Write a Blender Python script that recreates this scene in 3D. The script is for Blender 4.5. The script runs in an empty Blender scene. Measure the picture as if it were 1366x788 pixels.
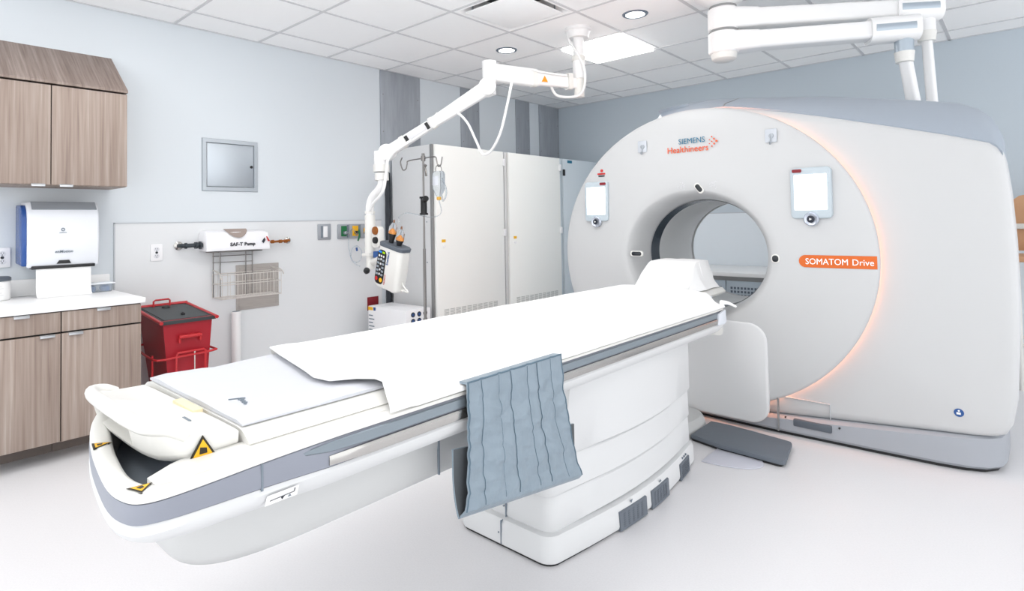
import bpy, bmesh, math, random
from mathutils import Vector, Matrix, noise
random.seed(7)
C = bpy.context.scene.collection
PI = math.pi

# ------------------------------------------------------------------ materials
def lin(c):
    if isinstance(c, str):
        c = tuple(int(c[i:i+2], 16) / 255 for i in (0, 2, 4))
    return tuple((x / 12.92 if x <= .04045 else ((x + .055) / 1.055) ** 2.4) for x in c) + (1.0,)

def mat(name, col, rough=.5, metal=0., spec=.5, bump=0., bscale=200., var=0., vscale=8., coat=0., emit=None, es=0., trans=0., ior=1.45, alpha=1.):
    m = bpy.data.materials.new(name); m.use_nodes = True
    nt = m.node_tree; b = nt.nodes['Principled BSDF']; L = nt.links
    b.inputs['Base Color'].default_value = lin(col)
    b.inputs['Roughness'].default_value = rough
    b.inputs['Metallic'].default_value = metal
    b.inputs['Specular IOR Level'].default_value = spec
    b.inputs['Coat Weight'].default_value = coat
    b.inputs['Transmission Weight'].default_value = trans
    b.inputs['IOR'].default_value = ior
    b.inputs['Alpha'].default_value = alpha
    if emit:
        b.inputs['Emission Color'].default_value = lin(emit)
        b.inputs['Emission Strength'].default_value = es
    if var or bump:
        tc = nt.nodes.new('ShaderNodeTexCoord')
    if var:
        n = nt.nodes.new('ShaderNodeTexNoise'); n.inputs['Scale'].default_value = vscale; n.inputs['Detail'].default_value = 6
        r = nt.nodes.new('ShaderNodeValToRGB')
        a = lin(col)
        r.color_ramp.elements[0].position = .3; r.color_ramp.elements[1].position = .7
        r.color_ramp.elements[0].color = tuple(max(0, x * (1 - var)) for x in a[:3]) + (1,)
        r.color_ramp.elements[1].color = tuple(min(1, x * (1 + var)) for x in a[:3]) + (1,)
        L.new(tc.outputs['Object'], n.inputs['Vector']); L.new(n.outputs['Fac'], r.inputs['Fac']); L.new(r.outputs['Color'], b.inputs['Base Color'])
    if bump:
        n2 = nt.nodes.new('ShaderNodeTexNoise'); n2.inputs['Scale'].default_value = bscale; n2.inputs['Detail'].default_value = 4
        bp = nt.nodes.new('ShaderNodeBump'); bp.inputs['Strength'].default_value = bump; bp.inputs['Distance'].default_value = .01
        L.new(tc.outputs['Object'], n2.inputs['Vector']); L.new(n2.outputs['Fac'], bp.inputs['Height']); L.new(bp.outputs['Normal'], b.inputs['Normal'])
    return m

def streaks(name, cols, scale, rough=.5, fine=3.5):
    m = bpy.data.materials.new(name); m.use_nodes = True
    nt = m.node_tree; b = nt.nodes['Principled BSDF']; L = nt.links
    tc = nt.nodes.new('ShaderNodeTexCoord'); mp = nt.nodes.new('ShaderNodeMapping'); mp.inputs['Scale'].default_value = scale
    n = nt.nodes.new('ShaderNodeTexNoise'); n.inputs['Scale'].default_value = 1; n.inputs['Detail'].default_value = 8; n.inputs['Roughness'].default_value = .65; n.inputs['Distortion'].default_value = .6
    mp2 = nt.nodes.new('ShaderNodeMapping'); mp2.inputs['Scale'].default_value = tuple(s * fine for s in scale)
    n2 = nt.nodes.new('ShaderNodeTexNoise'); n2.inputs['Scale'].default_value = 1; n2.inputs['Detail'].default_value = 4
    mx = nt.nodes.new('ShaderNodeMath'); mx.operation = 'MULTIPLY_ADD'; mx.inputs[1].default_value = .45; 
    sb = nt.nodes.new('ShaderNodeMath'); sb.operation = 'MULTIPLY'; sb.inputs[1].default_value = .55
    r = nt.nodes.new('ShaderNodeValToRGB')
    while len(r.color_ramp.elements) < len(cols): r.color_ramp.elements.new(.5)
    for i, c in enumerate(cols):
        r.color_ramp.elements[i].position = .30 + .40 * i / (len(cols) - 1); r.color_ramp.elements[i].color = lin(c)
    L.new(tc.outputs['Object'], mp.inputs['Vector']); L.new(mp.outputs['Vector'], n.inputs['Vector'])
    L.new(tc.outputs['Object'], mp2.inputs['Vector']); L.new(mp2.outputs['Vector'], n2.inputs['Vector'])
    L.new(n2.outputs['Fac'], mx.inputs[0]); L.new(n.outputs['Fac'], sb.inputs[0]); L.new(sb.outputs[0], mx.inputs[2])
    L.new(mx.outputs[0], r.inputs['Fac']); L.new(r.outputs['Color'], b.inputs['Base Color'])
    b.inputs['Roughness'].default_value = rough
    return m

def emission(name, col, s):
    m = bpy.data.materials.new(name); m.use_nodes = True
    nt = m.node_tree; nt.nodes.clear()
    o = nt.nodes.new('ShaderNodeOutputMaterial'); e = nt.nodes.new('ShaderNodeEmission')
    e.inputs['Color'].default_value = lin(col); e.inputs['Strength'].default_value = s
    nt.links.new(e.outputs[0], o.inputs[0])
    return m

M = dict(
    wall=mat('wall_paint', 'd2d8dd', .75, bump=.03, bscale=350),
    wallback=mat('wall_paint_dimmed', 'bfc9d1', .75, bump=.03, bscale=350),  # wall paint darkened, light falloff towards the back put into the colour
    guard=mat('wall_guard_sheet', 'dcdee0', .5),
    guardedge=mat('wall_guard_edge', 'b9bdc2', .5),
    floor=mat('vinyl_floor', 'd9d8da', .32, bump=.02, bscale=500, var=.025, vscale=160),
    tile=mat('ceiling_tile', 'fafafa', .9, bump=.15, bscale=500),
    grid=mat('ceiling_grid_metal', 'd2d2d4', .6),
    wood=streaks('grey_brown_laminate', ('6d5e57', '8d7c72', '9d8e84', 'b3a79e'), (9, 22, .55), .5),
    woodcap=streaks('grey_brown_laminate_slope', ('5f524c', '7c6c64', '8f8078', 'a5978e'), (1.0, 26, 1.0), .5),
    toe=mat('toe_kick', '7b706a', .6),
    gap=mat('shadow_gap', '2b2928', .8),
    steelpull=mat('satin_pull', 'c9cbce', .3, .9),
    counter=mat('solid_surface', 'eeeeee', .35),
    pedwhite=mat('pedestal_white_lifted', 'd2d3d4', .6, spec=.45),  # same white as the gantry, kept lighter where less light falls
    dockwhite=mat('dock_panel_white_lifted', 'd6d7d8', .4),  # same white, lifted to offset the shade of the couch
    white=mat('scanner_white', 'c0c1c2', .38, spec=.45),
    white2=mat('cover_white_shaded', 'bfc0c0', .42),  # same white toned down, underside shade put into the colour
    ivory=mat('ivory_plastic', 'dddcd8', .3),
    offwhite=mat('arm_white', 'e8e8e8', .35),
    lilac=mat('grey_band', '898d98', .4),
    scangrey=mat('scanner_grey', '9da1a8', .45),
    capgrey=mat('scanner_cap_grey', '99a2ad', .4),
    darkgrey=mat('dark_grey', '565d66', .5),
    footpad=mat('foot_pad', '676e77', .6, bump=.1, bscale=300),
    black=mat('black_plastic', '1c1d1f', .4),
    slotglass=mat('dark_window', '22262b', .15),
    boreband=mat('bore_window', '2a333d', .2),
    boreinner=mat('bore_lining', 'cfd0d0', .5),
    chrome=mat('polished_rail', 'b9b7b4', .22, .95),
    steel=mat('brushed_steel', 'b4bac0', .42, .9, bump=.02, bscale=80),
    rodsteel=mat('steel_rod', '8d8a88', .3, .9),
    wire=mat('wire_chrome', 'd3cec9', .4, .4),
    taupe=streaks('taupe_panel', ('a09a95', 'aaa49f', 'b4aea9'), (3, 3, 60), .5),
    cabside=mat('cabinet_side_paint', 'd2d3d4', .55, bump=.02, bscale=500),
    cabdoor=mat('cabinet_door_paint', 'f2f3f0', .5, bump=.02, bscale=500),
    cabblue=mat('cabinet_pale_blue', 'c7d1d8', .5),
    cabgap=mat('cabinet_post', '8f9090', .5, .3),
    red=mat('red_enamel', 'a21c29', .4, spec=.5),
    redwire=mat('red_wire', 'bb2a30', .35),
    redsign=mat('maroon_sign', '7d1420', .5),
    blacklid=mat('black_lid', '33383a', .55, bump=.2, bscale=200),
    sheet=mat('white_cotton', 'e6e6e6', .9, bump=.05, bscale=60),
    mattress=mat('pale_grey_vinyl', 'c6c8ce', .45, bump=.12, bscale=14),
    apron=mat('blue_grey_vinyl', '808e99', .36, bump=.5, bscale=16, var=.05, vscale=20),
    apronin=mat('apron_lining', '4f5357', .7),
    stitch=mat('stitching', '566a78', .8),
    yellow=mat('warning_yellow', 'e8b21c', .5),
    warnblack=mat('warning_black', '2a2416', .5),
    orange=mat('orange_label', 'cf6014', .4),
    orangeplug=mat('orange_plug', 'f0941e', .4),
    teal=mat('teal_print', '1c6d8c', .5),
    orangeprint=mat('orange_print', 'dd5a2a', .5),
    whiteprint=mat('white_print', 'ffffff', .5),
    greyprint=mat('grey_print', '76808a', .6),
    faintprint=mat('faint_print', 'cfcfd2', .6),
    darkprint=mat('dark_print', '2e3138', .6),
    blueprint=mat('blue_print', '27508c', .5),
    redprint=mat('red_print', 'c22a2a', .5),
    knob=mat('knob_ring', 'c2c8d3', .25, .6),
    knobdark=mat('knob_centre', '151c2b', .25),
    navy=mat('navy_translucent', '2b4f8f', .2),
    dispenser=mat('dispenser_plastic', 'dde0e6', .35),
    dispensertop=mat('dispenser_top', '8f959c', .45),
    paper=mat('white_paper', 'efefef', .9),
    plate=mat('outlet_white', 'ebebed', .4),
    plategrey=mat('gas_plate_grey', 'a6abb2', .4, .5),
    green=mat('outlet_green', '136b3c', .5),
    yellowgas=mat('outlet_yellow', 'eeb41b', .5),
    copper=mat('copper_pipe', 'a2622f', .35, .7),
    blackpipe=mat('black_pipe', '2e353b', .4),
    pvc=mat('white_pipe', 'ececec', .4),
    clear=mat('clear_plastic', 'e9eff4', .08, trans=.95, ior=1.2),
    cleartray=mat('clear_tray', 'e6ecf2', .15, trans=.8, ior=1.15),
    bluepack=mat('blue_pack', '6d8fc0', .5),
    upperstrip=streaks('grey_wall_panel', ('868b92', '93989f', '9da2a9', 'a9aeb6'), (5, 6, .9), .6),
    blind=mat('near_black', '30343a', .4),
    tan=mat('tan_wood', 'c79a76', .45),
    clamp=mat('clamp_black', '111214', .4),
    label=mat('label_grey', 'cfd3da', .5),
    slotdark=mat('vent_slot', 'b9bbb9', .6),
    holeblue=mat('fan_hole_blue', '2b4a80', .4),
    holedark=mat('fan_hole_dark', '30343a', .5),
    perf=mat('perforation', '5b6470', .7),
    arcsilver=mat('arm_silver', 'a9b4be', .35, .5),
    sticker=mat('sticker_white', 'e8e8e8', .5),
    lamp=emission('troffer_light', 'fffdfa', 10.5),
    down=emission('downlight_glow', 'fffaf2', 14.0),
    screen=emission('screen_glow', 'f2f8ff', 2.2),
    ring=emission('ring_light', 'ffad88', 18.0),
)

# ------------------------------------------------------------------ mesh builder
def catmull(pts, sub=6, closed=False):
    P = [Vector(p) for p in pts]; n = len(P); out = []
    if n < 3: return P
    rng = range(n) if closed else range(n - 1)
    for i in rng:
        p1, p2 = P[i], P[(i + 1) % n]
        p0 = P[(i - 1) % n] if (closed or i > 0) else p1 * 2 - p2
        p3 = P[(i + 2) % n] if (closed or i + 2 < n) else p2 * 2 - p1
        for k in range(sub):
            t = k / sub
            out.append(.5 * ((2 * p1) + (p2 - p0) * t + (2 * p0 - 5 * p1 + 4 * p2 - p3) * t * t + (3 * p1 - p0 - 3 * p2 + p3) * t ** 3))
    if not closed: out.append(P[-1])
    return out

class B:
    def __init__(s): s.v = []; s.f = []; s.mi = []; s.cur = 0
    def add(s, vs, fs):
        o = len(s.v); s.v += [Vector(v) for v in vs]
        for f in fs: s.f.append([o + i for i in f]); s.mi.append(s.cur)
        return s
    def bm(s, b):
        b.verts.ensure_lookup_table(); b.verts.index_update()
        s.add([v.co.copy() for v in b.verts], [[v.index for v in f.verts] for f in b.faces]); b.free(); return s
    def box(s, x0, x1, y0, y1, z0, z1, bev=0., seg=2):
        b = bmesh.new()
        bmesh.ops.create_cube(b, size=1)
        for v in b.verts:
            v.co = Vector((x0 + (v.co.x + .5) * (x1 - x0), y0 + (v.co.y + .5) * (y1 - y0), z0 + (v.co.z + .5) * (z1 - z0)))
        if bev: bmesh.ops.bevel(b, geom=list(b.edges), offset=bev, segments=seg, profile=.5, affect='EDGES')
        return s.bm(b)
    def prism(s, poly, plane, a, c, bev=0., seg=2, front_only=False):
        # poly: 2D points; plane: 'xz' (along y), 'yz' (along x), 'xy' (along z)
        def P(p, t): return {'xz': (p[0], t, p[1]), 'yz': (t, p[0], p[1]), 'xy': (p[0], p[1], t)}[plane]
        b = bmesh.new(); n = len(poly)
        A = [b.verts.new(P(p, a)) for p in poly]; D = [b.verts.new(P(p, c)) for p in poly]
        fa = b.faces.new(A); b.faces.new(list(reversed(D)))
        for i in range(n): b.faces.new([A[i], D[i], D[(i + 1) % n], A[(i + 1) % n]])
        bmesh.ops.recalc_face_normals(b, faces=b.faces)
        if bev:
            es = list(fa.edges) if front_only else [e for e in b.edges if (e.verts[0] in A) == (e.verts[1] in A)]
            bmesh.ops.bevel(b, geom=es, offset=bev, segments=seg, profile=.5, affect='EDGES')
        return s.bm(b)
    def cyl(s, p0, p1, r0, r1=None, n=20, cap=True):
        p0, p1 = Vector(p0), Vector(p1); r1 = r0 if r1 is None else r1
        z = (p1 - p0).normalized(); x = z.orthogonal().normalized(); y = z.cross(x)
        vs = []
        for p, r in ((p0, r0), (p1, r1)):
            vs += [p + (x * math.cos(2 * PI * i / n) + y * math.sin(2 * PI * i / n)) * r for i in range(n)]
        fs = [[i, (i + 1) % n, n + (i + 1) % n, n + i] for i in range(n)]
        if cap: fs += [list(range(n))[::-1], list(range(n, 2 * n))]
        return s.add(vs, fs)
    def tube(s, pts, r, n=8, closed=False, sub=0):
        P = catmull(pts, sub, closed) if sub else [Vector(p) for p in pts]
        m = len(P); R = r if isinstance(r, (list, tuple)) else None
        t0 = (P[1] - P[0]).normalized(); x = t0.orthogonal().normalized(); vs = []; prev = t0
        for i in range(m):
            if closed: t = (P[(i + 1) % m] - P[i - 1]).normalized()
            else: t = (P[min(i + 1, m - 1)] - P[max(i - 1, 0)]).normalized()
            q = prev.rotation_difference(t); x = q @ x; x = (x - t * x.dot(t)).normalized(); y = t.cross(x); prev = t
            rr = r if R is None else R[0] + (R[1] - R[0]) * i / (m - 1)
            vs += [P[i] + (x * math.cos(2 * PI * k / n) + y * math.sin(2 * PI * k / n)) * rr for k in range(n)]
        fs = []
        for i in range(m if closed else m - 1):
            j = (i + 1) % m
            fs += [[i * n + k, i * n + (k + 1) % n, j * n + (k + 1) % n, j * n + k] for k in range(n)]
        if not closed: fs += [list(range(n))[::-1], list(range((m - 1) * n, m * n))]
        return s.add(vs, fs)
    def lathe(s, prof, o, axis=(0, 0, 1), n=32):
        o = Vector(o); z = Vector(axis).normalized(); x = z.orthogonal().normalized(); y = z.cross(x); vs = []
        for r, h in prof:
            vs += [o + z * h + (x * math.cos(2 * PI * i / n) + y * math.sin(2 * PI * i / n)) * max(r, 1e-5) for i in range(n)]
        fs = []
        for k in range(len(prof) - 1):
            fs += [[k * n + i, k * n + (i + 1) % n, (k + 1) * n + (i + 1) % n, (k + 1) * n + i] for i in range(n)]
        return s.add(vs, fs)
    def loft(s, rings, closed=True, cap0=False, cap1=False):
        n = len(rings[0]); vs = [p for r in rings for p in r]; fs = []
        for k in range(len(rings) - 1):
            for i in range(n if closed else n - 1):
                j = (i + 1) % n
                fs.append([k * n + i, k * n + j, (k + 1) * n + j, (k + 1) * n + i])
        if cap0: fs.append(list(range(n))[::-1])
        if cap1: fs.append(list(range((len(rings) - 1) * n, len(rings) * n)))
        return s.add(vs, fs)
    def build(s, name, mats, parent=None, ang=35, origin=None, recalc=True):
        me = bpy.data.meshes.new(name)
        base = world_loc(parent)
        if parent is None:
            if origin is None:
                xs = [v.x for v in s.v]; ys = [v.y for v in s.v]; zs = [v.z for v in s.v]
                origin = ((min(xs) + max(xs)) / 2, (min(ys) + max(ys)) / 2, min(zs))
            base = Vector(origin)
        me.from_pydata([v - base for v in s.v], [], s.f)
        ms = mats if isinstance(mats, (list, tuple)) else [mats]
        for m in ms: me.materials.append(m)
        for p, i in zip(me.polygons, s.mi): p.material_index = i
        if recalc:
            b = bmesh.new(); b.from_mesh(me); bmesh.ops.recalc_face_normals(b, faces=b.faces); b.to_mesh(me); b.free()
        for p in me.polygons: p.use_smooth = True
        me.set_sharp_from_angle(angle=math.radians(ang))
        o = bpy.data.objects.new(name, me); C.objects.link(o)
        if parent is None: o.location = base
        else: o.parent = parent
        return o

def world_loc(o):
    v = Vector((0, 0, 0))
    while o is not None: v += Vector(o.location); o = o.parent
    return v

def tag(o, label=None, cat=None, group=None, kind=None):
    if label: o['label'] = label
    if cat: o['category'] = cat
    if group: o['group'] = group
    if kind: o['kind'] = kind
    return o

def thing(name, loc, label, cat, group=None):
    o = bpy.data.objects.new(name, None); o.empty_display_size = .1; C.objects.link(o); o.location = loc
    return tag(o, label, cat, group)

def text(name, string, size, xf, m, parent, extrude=.0008, bold=0., shear=0., align='LEFT', sx=1., warp=None):
    cu = bpy.data.curves.new(name, 'FONT'); cu.body = string; cu.size = size; cu.extrude = extrude; cu.offset = bold; cu.shear = shear
    cu.align_x = align; cu.space_character = 1.0 + 60 * bold; cu.resolution_u = 3
    t = bpy.data.objects.new(name, cu); C.objects.link(t)
    dg = bpy.context.evaluated_depsgraph_get(); dg.update()
    me = bpy.data.meshes.new_from_object(t.evaluated_get(dg)); bpy.data.objects.remove(t)
    base = world_loc(parent)
    for v in me.vertices:
        p = v.co.copy(); p.x *= sx
        q = xf @ p
        if warp: q = warp(q)
        v.co = q - base
    me.materials.clear(); me.materials.append(m)
    o = bpy.data.objects.new(name, me); C.objects.link(o); o.parent = parent
    return o

def face_front(x, y, z):   # text facing -y
    return Matrix(((1, 0, 0, x), (0, 0, -1, y), (0, 1, 0, z), (0, 0, 0, 1)))
def face_right(x, y, z):   # text facing +x, reading along +y
    return Matrix(((0, 0, 1, x), (1, 0, 0, y), (0, 1, 0, z), (0, 0, 0, 1)))

def rrect(w, h, r, n=5, cx=0, cz=0):
    o = []
    for sx, sz, a0 in ((1, 1, 0), (-1, 1, 90), (-1, -1, 180), (1, -1, 270)):
        for k in range(n + 1):
            a = math.radians(a0 + 90 * k / n)
            o.append((cx + sx * (w / 2 - r) + r * math.cos(a), cz + sz * (h / 2 - r) + r * math.sin(a)))
    return o
def ell(cx, cz, rx, rz, n=48):
    return [(cx + rx * math.cos(2 * PI * i / n), cz + rz * math.sin(2 * PI * i / n)) for i in range(n)]

# ------------------------------------------------------------------ room
XL, YB, ZC, XR, YF = -4.40, 6.072, 2.632, 2.4, -1.8
T, OX, OY = .6096, .338, 1.4895
def gx(k): return XL + OX + T * (k - 1)
def gy(j): return OY + T * j
def struct(o): o['kind'] = 'structure'; return o
struct(B().box(XL - .1, XR + .1, YF - .1, YB + .1, -.1, 0).build('floor', M['floor']))
struct(B().box(XL - .1, XL, YF, YB, 0, ZC + .3).build('wall_left', M['wall']))
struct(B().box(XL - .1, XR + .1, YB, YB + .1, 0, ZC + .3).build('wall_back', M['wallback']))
# ceiling tiles, leaving the cells of lights and air outlet open
TROFF = [(3, 4), (4, 1), (5, -1), (2, -1), (5, -4), (2, -4), (9, -2)]
VENT = (3, 2)
cells_open = set(TROFF) | {VENT}
xs = [XL] + [gx(k) for k in range(1, 12)] + [XR]
ys = [YF] + [gy(j) for j in range(-5, 8)] + [YB]
b = B()
for a in range(len(xs) - 1):
    for c in range(len(ys) - 1):
        if (a, c - 6) in {(i, j) for i, j in cells_open}: continue
        b.add([(xs[a], ys[c], ZC), (xs[a + 1], ys[c], ZC), (xs[a + 1], ys[c + 1], ZC), (xs[a], ys[c + 1], ZC)], [[0, 3, 2, 1]])
struct(b.build('ceiling', M['tile'], recalc=False))
b = B()
for x in xs[1:-1]: b.box(x - .011, x + .011, YF, YB, ZC - .004, ZC + .03)
for y in ys[1:-1]: b.box(XL, XR, y - .011, y + .011, ZC - .0045, ZC + .03)
b.box(XL, XL + .02, YF, YB, ZC - .004, ZC + .02); b.box(XL, XR, YB - .02, YB, ZC - .004, ZC + .02)
struct(b.build('trim_1', M['grid']))
b = B(); b.box(XL - .05, XR + .05, YF, YB, ZC + .28, ZC + .3)
struct(b.build('ceiling_deck', M['tile']))
# wall protection sheet on the left wall and behind the gantry
b = B(); b.box(XL, XL + .006, 1.13, 3.26, .0, 1.222)
struct(b.build('trim_2', M['guard']))
b = B(); b.box(XL, XL + .009, 1.124, 1.132, .0, 1.228); b.box(XL, XL + .009, 1.124, 3.26, 1.222, 1.229)
struct(b.build('trim_3', M['guardedge']))
b = B(); b.box(-3.7, XR, YB - .006, YB, 0, 1.235); struct(b.build('trim_4', mat('pale_blue_sheet', 'dde4ea', .55)))
b = B(); b.box(-3.7, XR, YB - .009, YB, 1.235, 1.243); struct(b.build('trim_5', M['guardedge']))

# ceiling lights: first one real, the others added unseen to brighten the room
for n, (i, j) in enumerate(TROFF):
    x0, x1, y0, y1 = gx(i), gx(i + 1), gy(j), gy(j + 1)
    lab = 'square white light panel glowing in ceiling grid behind the injector arm mount' if n == 0 else 'unseen square light panel added in the ceiling grid to brighten the room'
    t = thing('ceiling_light', ((x0 + x1) / 2, (y0 + y1) / 2, ZC), lab, 'ceiling light', 'square light panels in the ceiling')
    f = B()
    for bx in ((x0, x1, y0, y0 + .03), (x0, x1, y1 - .03, y1), (x0, x0 + .03, y0, y1), (x1 - .03, x1, y0, y1)):
        f.box(*bx, ZC - .002, ZC + .05)
    f.box(x0, x1, y0, y1, ZC + .05, ZC + .06)
    f.build('frame', M['plate'], t)
    B().box(x0 + .03, x1 - .03, y0 + .03, y1 - .03, ZC - .022, ZC + .012).build('diffuser', M['lamp'], t)
for x, y, lab in ((-3.17, 3.66, 'round recessed downlight left of the injector arm mount'), (-1.97, 3.66, 'round recessed downlight between injector arm mount and ceiling boom')):
    t = thing('recessed_downlight', (x, y, ZC), lab, 'downlight', 'round downlights in the ceiling')
    B().lathe([(.066, 0), (.066, -.006), (.084, -.006), (.09, 0)], (x, y, ZC), n=40).build('trim_ring', mat('downlight_trim', '7f8a97', .35, .6), t)
    B().lathe([(0, -.002), (.066, -.002)], (x, y, ZC), n=40).build('lens', M['down'], t)
# air outlet
x0, x1, y0, y1 = gx(VENT[0]), gx(VENT[0] + 1), gy(VENT[1]), gy(VENT[1] + 1)
t = thing('air_vent', ((x0 + x1) / 2, (y0 + y1) / 2, ZC), 'square white air outlet with dark slots in the ceiling', 'air vent')
def sq(d, z): return [(x0 + d, y0 + d, z), (x1 - d, y0 + d, z), (x1 - d, y1 - d, z), (x0 + d, y1 - d, z)]
b = B().loft([sq(.0, ZC - .003), sq(.03, ZC - .003), sq(.055, ZC + .03), sq(.085, ZC + .12)])
b.build('frame', M['tile'], t, recalc=False)
B().box(x0 + .01, x1 - .01, y0 + .01, y1 - .01, ZC + .12, ZC + .13).build('duct', M['blind'], t)
b = B().box(x0 + .07, x1 - .07, y0 + .07, y1 - .07, ZC - .012, ZC - .004, .003)
b.build('plaque', M['tile'], t)
for q in (-.2, .2):
    for w in (-.2, .2): B().cyl(((x0 + x1) / 2 + q, (y0 + y1) / 2 + w, ZC - .005), ((x0 + x1) / 2 + q, (y0 + y1) / 2 + w, ZC + .121), .006, n=8).build('hanger', M['steel'], t)

# dark wall panels high on the left wall
for ya, yb, zb, lab in ((3.262, 3.742, 1.80, 'wide dark grey wall panel beside the left edge of the tall cabinets'),
                    (4.309, 4.591, 1.5, 'dark grey wall panel behind the white spring arm'),
                    (5.216, 5.469, 1.5, 'narrow dark grey wall panel, third along the left wall'),
                    (5.661, 6.066, 1.5, 'dark grey wall panel in the far room corner')):
    t = thing('wall_panel', (XL, (ya + yb) / 2, zb), lab, 'wall panel', 'dark grey panels on the left wall')
    B().box(XL + .001, XL + .012, ya, yb, zb, ZC - .006, .002).build('board', M['upperstrip'], t)
    b = B()
    for zz in (2.05, 2.4): 
        for yy in (ya + .03, yb - .03): b.lathe([(.006, 0), (.005, .003), (0, .0035)], (XL + .012, yy, zz), (1, 0, 0), 10)
    b.build('screw', M['rodsteel'], t)

# ------------------------------------------------------------------ left wall casework
def pull(name, y, z, x, parent, w=.062):
    return B().box(x - .002, x + .018, y - w / 2, y + w / 2, z - .003, z + .003, .0015).box(x + .012, x + .018, y - w / 2, y + w / 2, z - .012, z + .002, .001).build(name, M['steelpull'], parent)
# upper cabinet
t = thing('wall_cabinet', (XL, .73, 1.446), 'grey-brown woodgrain wall cabinet with sloped top above the towel dispenser', 'wall cabinet')
B().box(XL, -4.075, .355, 1.100, 1.452, 2.018).build('body', M['gap'], t)
B().box(XL, -4.09, .352, 1.102, 1.445, 1.453).box(XL, -4.072, 1.0995, 1.1075, 1.445, 2.02).build('bottom_panel', M['wood'], t)
B().prism([(XL, 2.022), (-4.045, 2.022), (-4.045, 2.036), (XL, 2.308)], 'xz', .35, 1.11).build('sloped_top', M['woodcap'], t)
for ya, yb, hy in ((.356, .7285, .672), (.7335, 1.107, .80)):
    d = B().box(-4.072, -4.052, ya, yb, 1.447, 2.012, .0015).build('door', M['wood'], t)
    pull('handle', hy, 1.447, -4.054, d)
# base cabinets
BX = -3.70
for k, (ya, yb, hy, lab) in enumerate(((.35, .7125, .655, 'grey-brown woodgrain base cabinet under the towel dispenser'), (.7145, 1.083, .775, 'grey-brown woodgrain base cabinet beside the red bin'))):
    t = thing('base_cabinet', (-4.0, (ya + yb) / 2, 0), lab, 'base cabinet', 'woodgrain base cabinets')
    B().box(XL + .01, BX - .02, ya, yb, .095, .771).build('body', M['wood'] if k else M['gap'], t)
    B().box(BX - .022, BX - .0195, ya, yb, .10, .771).build('face_gap', M['gap'], t)
    B().box(XL + .02, BX - .20, ya, yb + (0 if k == 0 else -.002), 0, .097).build('toe_kick', M['toe'], t)
    d = B().box(BX - .0195, BX, ya + .0015, yb - .0015, .664, .766, .0015).build('drawer', M['wood'], t)
    pull('handle', (ya + yb) / 2 + (.0 if k else .02), .765, BX - .002, d)
    d = B().box(BX - .0195, BX, ya + .0015, yb - .0015, .102, .655, .0015).build('door', M['wood'], t)
    pull('handle', hy if k else hy, .654, BX - .002, d)
t = thing('countertop', (-4.05, .7, .772), 'white solid countertop with backsplash on the woodgrain base cabinets', 'countertop')
B().box(XL + .002, BX + .016, .30, 1.10, .772, .802, .004).build('worktop', M['counter'], t)
B().box(XL + .002, XL + .022, .30, 1.10, .802, .90, .003).build('backsplash', M['counter'], t)

# towel dispenser
t = thing('paper_towel_dispenser', (XL, .81, .965), 'white paper towel dispenser with blue side on the wall above countertop', 'towel dispenser')
def dprof(x1): return [(XL, .985), (x1 - .01, .975), (x1, .99), (x1 + .004, 1.12), (x1, 1.27), (x1 - .012, 1.31), (x1 - .05, 1.352), (XL, 1.358)]
B().prism(dprof(-4.195), 'xz', .648, .998, .012, 3).build('cover', M['dispenser'], t)
B().prism([(XL + .005, .995), (-4.212, .985), (-4.205, 1.0), (-4.202, 1.12), (-4.206, 1.26), (-4.225, 1.31), (-4.26, 1.335), (XL + .005, 1.34)], 'xz', .625, .655, .008, 2).build('side_window', M['navy'], t)
b = B().prism([(-4.248, 1.3515), (-4.206, 1.309), (-4.202, 1.312), (-4.246, 1.357)], 'xz', .67, .985)
b.build('top_strip', M['dispensertop'], t)
B().box(-4.262, -4.187, .668, .975, .966, .984, .004).build('chute', M['black'], t)
b = B()
rings = []
for z, x in ((.985, -4.20), (.955, -4.198), (.92, -4.197), (.88, -4.199), (.84, -4.193), (.812, -4.175), (.8035, -4.15)):
    rings.append([(x, .69, z), (x, .955, z), (x - .0015, .955, z), (x - .0015, .69, z)])
b.loft(rings, cap0=True, cap1=True).build('paper_towel', M['paper'], t)
b = B().prism([(.785, .992), (.855, .992), (.845, 1.012), (.797, 1.012)], 'yz', -4.20, -4.187, .002)
b.build('sensor', M['black'], t)
text('lettering', 'enMotion', .022, face_right(-4.189, .775, 1.056), M['greyprint'], t, shear=.25, bold=.0004)
b = B().lathe([(.010, 0), (.010, .001), (.0055, .001), (.0055, 0)], (-4.1905, .815, 1.192), (1, 0, 0), 20)
b.box(-4.191, -4.189, .797, .833, 1.173, 1.176)
b.build('emblem', M['greyprint'], t)
# canister, tray
t = thing('wipes_canister', (-4.268, .50, .8026), 'white wipes canister with black lid at the countertop end', 'canister')
B().lathe([(0, 0), (.082, 0), (.088, .006), (.088, .10), (.084, .108), (0, .108)], (-4.268, .50, .8026), n=40).build('tub', M['pvc'], t)
B().lathe([(.09, .108), (.09, .124), (.082, .13), (.03, .132), (0, .132)], (-4.268, .50, .8026), n=40).build('lid', M['darkgrey'], t)
b = B()
for k in range(6):
    z = .895 - k * .012
    for a0, a1 in ((-.2, .35),):
        pts = [(-4.268 + .0888 * math.cos(a), .50 + .0888 * math.sin(a), z) for a in [a0 + (a1 - a0 + .1 * ((k * 7) % 3)) * i / 8 for i in range(9)]]
        b.tube(pts, .0012, 4)
b.build('printed_label', M['faintprint'], t)
t = thing('plastic_tray', (-4.27, 1.02, .802), 'clear plastic tray holding blue packs on the countertop corner', 'tray')
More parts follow.
